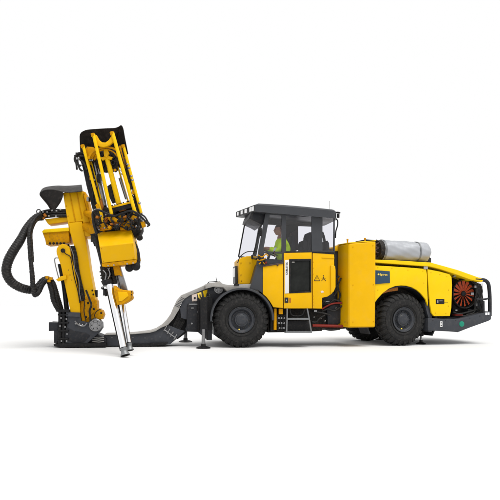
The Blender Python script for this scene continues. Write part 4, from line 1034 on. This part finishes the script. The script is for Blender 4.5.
g.build('gripper_bolt', feed, 'steel')
g = G()
for a in ([(94,222),(98,226),(97,231),(100,233)],[(104,222),(108,228),(112,224),(116,230)],[(130,224),(134,230),(138,226)],[(136,210),(139,218),(138,230)],[(148,222),(145,217),(141,214)],[(146,220),(149.6,224.4),(147,226.6)],[(118,209),(114,212),(107,212)],[(126,218),(130,214),(134,212)],[(112,228),(120,226),(128,230),(134,227)]): g.tube(DL(a, -.07), .015, 8, smooth=5)
g.build('carriage_hose', feed, 'hose')
rnd = random.Random(5)
for k in range(46):
    x = rnd.uniform(95, 138); y = rnd.uniform(213.5, 229.5) - (x-117)*.06; w_ = rnd.uniform(.8, 2.2); h_ = rnd.uniform(.7, 1.8); a_ = rnd.uniform(0, math.pi)
    pts = [(x+w_*cx_*math.cos(a_)-h_*cy_*math.sin(a_), y+w_*cx_*math.sin(a_)+h_*cy_*math.cos(a_)) for cx_, cy_ in ((-1,-1),(.6,-1),(1,-.3),(1,1),(-.4,1),(-1,.4))]
    v_ = rnd.uniform(-.16, .02)
    mm, nm = rnd.choice((('grime','gripper_block'),('black','gripper_block'),('yellow_worn','gripper_jaw'),('orange','gripper_pad'),('brown','gripper_pad'),('darkgrey','gripper_block'),('grime','gripper_block')))
    G().prism(D, pts, v_, v_+rnd.uniform(.05,.14), bev=.008).build(nm, feed, mm)
for k in range(14):
    x = rnd.uniform(95, 136); y = rnd.uniform(213, 221); v_ = rnd.uniform(-.2, -.1)
    q = [(x, y)]
    for j in range(3): q.append((q[-1][0]+rnd.uniform(-3.5, 3.5), q[-1][1]+rnd.uniform(1, 4.6)))
    G().tube(DL(q, v_), rnd.uniform(.008, .015), 8, smooth=6).build('carriage_hose', feed, 'hose')
for k in range(26):
    t = rnd.random(); x = 88+t*10+rnd.uniform(-2, 2) if k % 2 else 126+t*9+rnd.uniform(-1.5, 1.5); y = 160+t*46
    w_ = rnd.uniform(.6, 1.6); h_ = rnd.uniform(.8, 2.6)
    G().prism(D, [(x-w_,y-h_),(x+w_*.7,y-h_*1.1),(x+w_*1.2,y+h_),(x-w_*.6,y+h_*1.1)], .04, .12, bev=.006).build('rod_guide', mag, rnd.choice(('grime','black','yellow_worn','brown','grime','steel')))
for k in range(10):
    t = rnd.random(); x = 86+t*8; y = 160+t*40
    G().tube(DL([(x,y),(x+1.2,y+5),(x+rnd.uniform(1,4),y+11)], rnd.uniform(.05,.1)), .010, 6, smooth=5).build('magazine_hose', mag, 'hose')
# guard box (yellow, chamfered)
T = lambda pts, v_: [D.at(x, y, v_) for x, y in pts]
g = G()
f0 = D.at(97,232.6,.08), D.at(130.6,229.2,.08); f1 = D.at(99.6,246.6,-.26), D.at(133.6,242.6,-.26); f2 = D.at(102,263,-.16), D.at(135,259.2,-.16)
dv = Vector((0,.55,0))
left = [f0[0], f1[0], f2[0], f2[0]+Vector((0,.60,0)), f0[0]+Vector((0,.38,0))]
right = [f0[1], f1[1], f2[1], f2[1]+Vector((0,.60,0)), f0[1]+Vector((0,.38,0))]
g.hull(left, right); gb = g.build('guard_box', rig, 'yellow', bevel=.012)
g = G().prism(D, [(101.6,263.4),(134.8,259.6),(135,262.6),(132,263.6),(104.6,267),(102,266.4)], -.15, .3, bev=.006); g.build('box_skirt', gb, 'yellow_worn')
g = G()
for x,y,v_ in ((101.4,248.6,-.245),(132.6,245,-.245),(103.4,261.4,-.165),(133.4,258,-.165)): g.cyl(D.at(x,y,v_+.01), D.at(x,y,v_-.012), .009, n=6)
g.build('box_bolt', gb, 'yellow_worn')
g = G()
g.tube(DL([(96,238),(100,252),(103,264),(107,276)], .12), .05, 12, smooth=4); g.tube(DL([(131,238),(136.6,250),(138,262),(136,268)], .1), .045, 12, smooth=5); g.pbox(D, 90.6,236.6,96.6,241.6,.1,.4)
g.build('feed_hose', feed, 'hose')
# slew cradle connecting the boom head to the feed
g = G(); A_ = F.at(88, 222, .55); B_ = D.at(112, 238, .25); g.tube([F.at(85,226,.55), D.at(110,238,.3)], .10, 16); g.tube([F.at(84,212,.6), D.at(108,222,.3)], .07, 12); g.build('slew_cradle', boom, 'yellow_worn')
g = G().lathe(D.at(139,234.6,.1), Vector((.25,-.7,-.6)), [(0,0),(0,.035),(.06,.04),(.08,.058),(.12,.058),(.13,.04),(.13,0)], 16); g.build('knob', feed, 'grime')
g = G().prism(D, [(90,234),(96,233),(98,246),(94,246)], .3, .6, bev=.01); g.build('cradle_bracket', boom, 'black')
# lower feed: gripper barrels, tubes
g = G(); g.tube(DL([(104.4,266),(107.4,284)], .02), [.085,.085,.095,.095,.088], 18); 
for t in (.25,.45,.6,.8): 
    a, b = D.at(104.4,266,.02), D.at(107.4,284,.02); d = (b-a).normalized(); g.lathe(a.lerp(b, t), d, [(0,.08),(0,.106),(.022,.106),(.022,.08)], 20)
g.tube(DL([(112,266),(114.6,284)], .08), .05, 14)
g.build('rod_clamp_barrel', feed, 'grime')
g = G(); a, b = D.at(106.6,279.6,.0), D.at(108.6,287,.0); g.lathe(a, b-a, [(0,.0),(0,.09),(.03,.1),(.05,.1),(.11,.085),(.12,.06)], 24); g.build('clamp_collar', feed, 'black')
g = G(); g.pbox(D, 103,288.6,107,295.6,.1,.2); g.ball(D.at(102.6,288,.1), .03, 8); g.cyl(D.at(105,290,.05), D.at(106.6,296,.05), .03); g.build('proximity_switch', feed, 'black')
g = G()
for a in ([(103,270),(106,274),(105,280)],[(108,268),(110,274),(108,279)],[(102,288),(105,286),(109,289)]): g.tube(DL(a, -.1), .010, 6, smooth=4)
g.build('clamp_wire', feed, 'steel')
for x, y, r_ in ((128,267.6,3.9),(134.6,266,4.2)):
    c = D.at(x, y, -.02); rr = r_*pxm(c); G().lathe(c+D.v*.12, -D.v+D.u*.2, [(0,0),(0,rr),(.02,rr*1.06),(.06,rr*.8),(.10,rr*1.06),(.12,rr),(.13,rr*.5),(.13,0)], 24).build('idler_roller', feed, 'black')
g = G(); 
for x,y in ((108,265.4),(113.6,264.8),(127,263.6),(133,262.8)): g.pbox(D, x-.6, y-.4, x+.6, y+.8, -.18,-.12)
g.build('skirt_bolt', feed, 'lightgrey')
# flat steel guide beam
g = G().prism(D, [(115.6,266),(119.6,265.4),(127.4,291),(121.4,291)], .08, .16, bev=.006).tube([D.at(116.6,272,.2), D.at(127.4,330,.05)], .026, 10); g.build('guide_beam', feed, 'steel')
g = G().prism(D, [(112.6,265),(118.6,264.4),(120.6,272),(121.6,276.4),(119,275),(114.6,275.6)], -.02, .08, bev=.008); g.build('beam_bracket', feed, 'yellow_worn')
# chrome tubes with bell mouths
def bell(p0, p1, r, v_, v2, name='casing_tube'):
    a, b = D.at(*p0, v_), D.at(*p1, v2); d = (b-a).normalized(); L_ = (b-a).length
    t = G().lathe(a, d, [(0,0),(0,r),(L_,r),(L_,r*.8),(L_-.1,r*.8)], 28).build(name, rig, 'chrome')
    G().lathe(b-d*.01, d, [(-.03,r*.95),(-.03,r*1.12),(.0,r*1.12),(.012,r*1.0),(.05,r*1.08),(.085,r*1.42),(.10,r*1.50),(.104,r*1.44),(.10,r*1.30),(.07,r*.95)], 32).build('bell_mouth', t, 'alu')
    G().lathe(b-d*.01, d, [(.106,r*1.36),(.100,r*1.1),(.09,r*.6),(.09,0)], 28).build('mouth_shade', t, 'grime')  # dark disc stands in for the shade inside the open mouth
    G().lathe(b, d, [(-.055,r*1.0),(-.055,r*1.07),(-.035,r*1.07),(-.035,r*1.0)], 28).build('tube_collar', t, 'black')
    return t
zt_ = D.at(125.4, 354.6, -.18).z
bell((109.6,285), (124.2,350.4), .058, -.12, -.46)
bell((120.4,290), (129.4,345.4), .046, .12, -.16)
g = G(); g.tube([D.at(107,290,-.1), D.at(120.6,351,-.42)], .013, 8); g.tube([D.at(117.6,302,-.06), D.at(126,347,-.22)], .022, 8); g.build('guide_wire', feed, 'black')
# cast clamp bracket
g = G().prism(D, [(113,285.4),(116,288),(120.4,289.8),(130.2,290.4),(130.8,293),(130.2,295),(131,297.6),(130.4,299.4),(127.4,301.6),(122.6,304.4),(116.8,305),(115.2,299),(113.8,293)], -.32, -.04, bev=.02, res=3); cb_ = g.build('cast_clamp', rig, 'yellow_worn')
g = G().prism(D, [(118,291.6),(127,292),(128.4,296),(122,301),(118.6,301.4)], -.335, -.31, bev=.010, res=2); g.build('clamp_recess', cb_, 'yellow')
g = G()
for y in (291.8,294.6,297.6): g.cyl(D.at(130,y,-.25), D.at(131.8,y,-.25), .016, n=8)
g.build('clamp_bolt', cb_, 'grime')

# ------------------------------------------------------------------ ground
g = G(); S = 60; g.add([(-S,-S,0),(S,-S,0),(S,S,0),(-S,S,0)], [(0,1,2,3)]); gr = g.build('ground', None, 'ground'); gr['kind'] = 'structure'; gr['label'] = 'seamless white studio floor under the drill rig'

# ------------------------------------------------------------------ light, camera
w = bpy.data.worlds.new('World'); scene.world = w; w.use_nodes = True
w.node_tree.nodes['Background'].inputs[0].default_value = (1, 1, 1, 1); w.node_tree.nodes['Background'].inputs[1].default_value = 1.0
def area(name, loc, target, size, power, col=(1,1,1)):
    l = bpy.data.lights.new(name, 'AREA'); l.shape = 'RECTANGLE'; l.size = size[0]; l.size_y = size[1]; l.energy = power; l.color = col
    o = bpy.data.objects.new(name, l); COL.objects.link(o); o.location = loc; o.rotation_euler = (Vector(target)-Vector(loc)).to_track_quat('-Z', 'Y').to_euler(); return o
l = bpy.data.lights.new('daylight', 'SUN'); l.energy = 2.9; l.angle = R(38); l.color = (1, .99, .965)
o = bpy.data.objects.new('daylight', l); COL.objects.link(o); o.location = (5, 0, 14)
o.rotation_euler = Vector((-.28, .42, -1.0)).to_track_quat('-Z', 'Y').to_euler()
cam = bpy.data.cameras.new('camera'); co = bpy.data.objects.new('camera', cam); COL.objects.link(co)
co.location = CAM; co.rotation_euler = CROT.to_euler(); cam.sensor_width = 36; cam.sensor_fit = 'HORIZONTAL'
cam.lens = FPX/500*36; cam.shift_y = (CY-250)/500; cam.clip_end = 500
scene.camera = co
scene.view_settings.view_transform = 'Standard'; scene.view_settings.look = 'None'
scene.view_settings.exposure = 0; scene.view_settings.gamma = 1
scene.cycles.max_bounces = 8; scene.cycles.transparent_max_bounces = 16
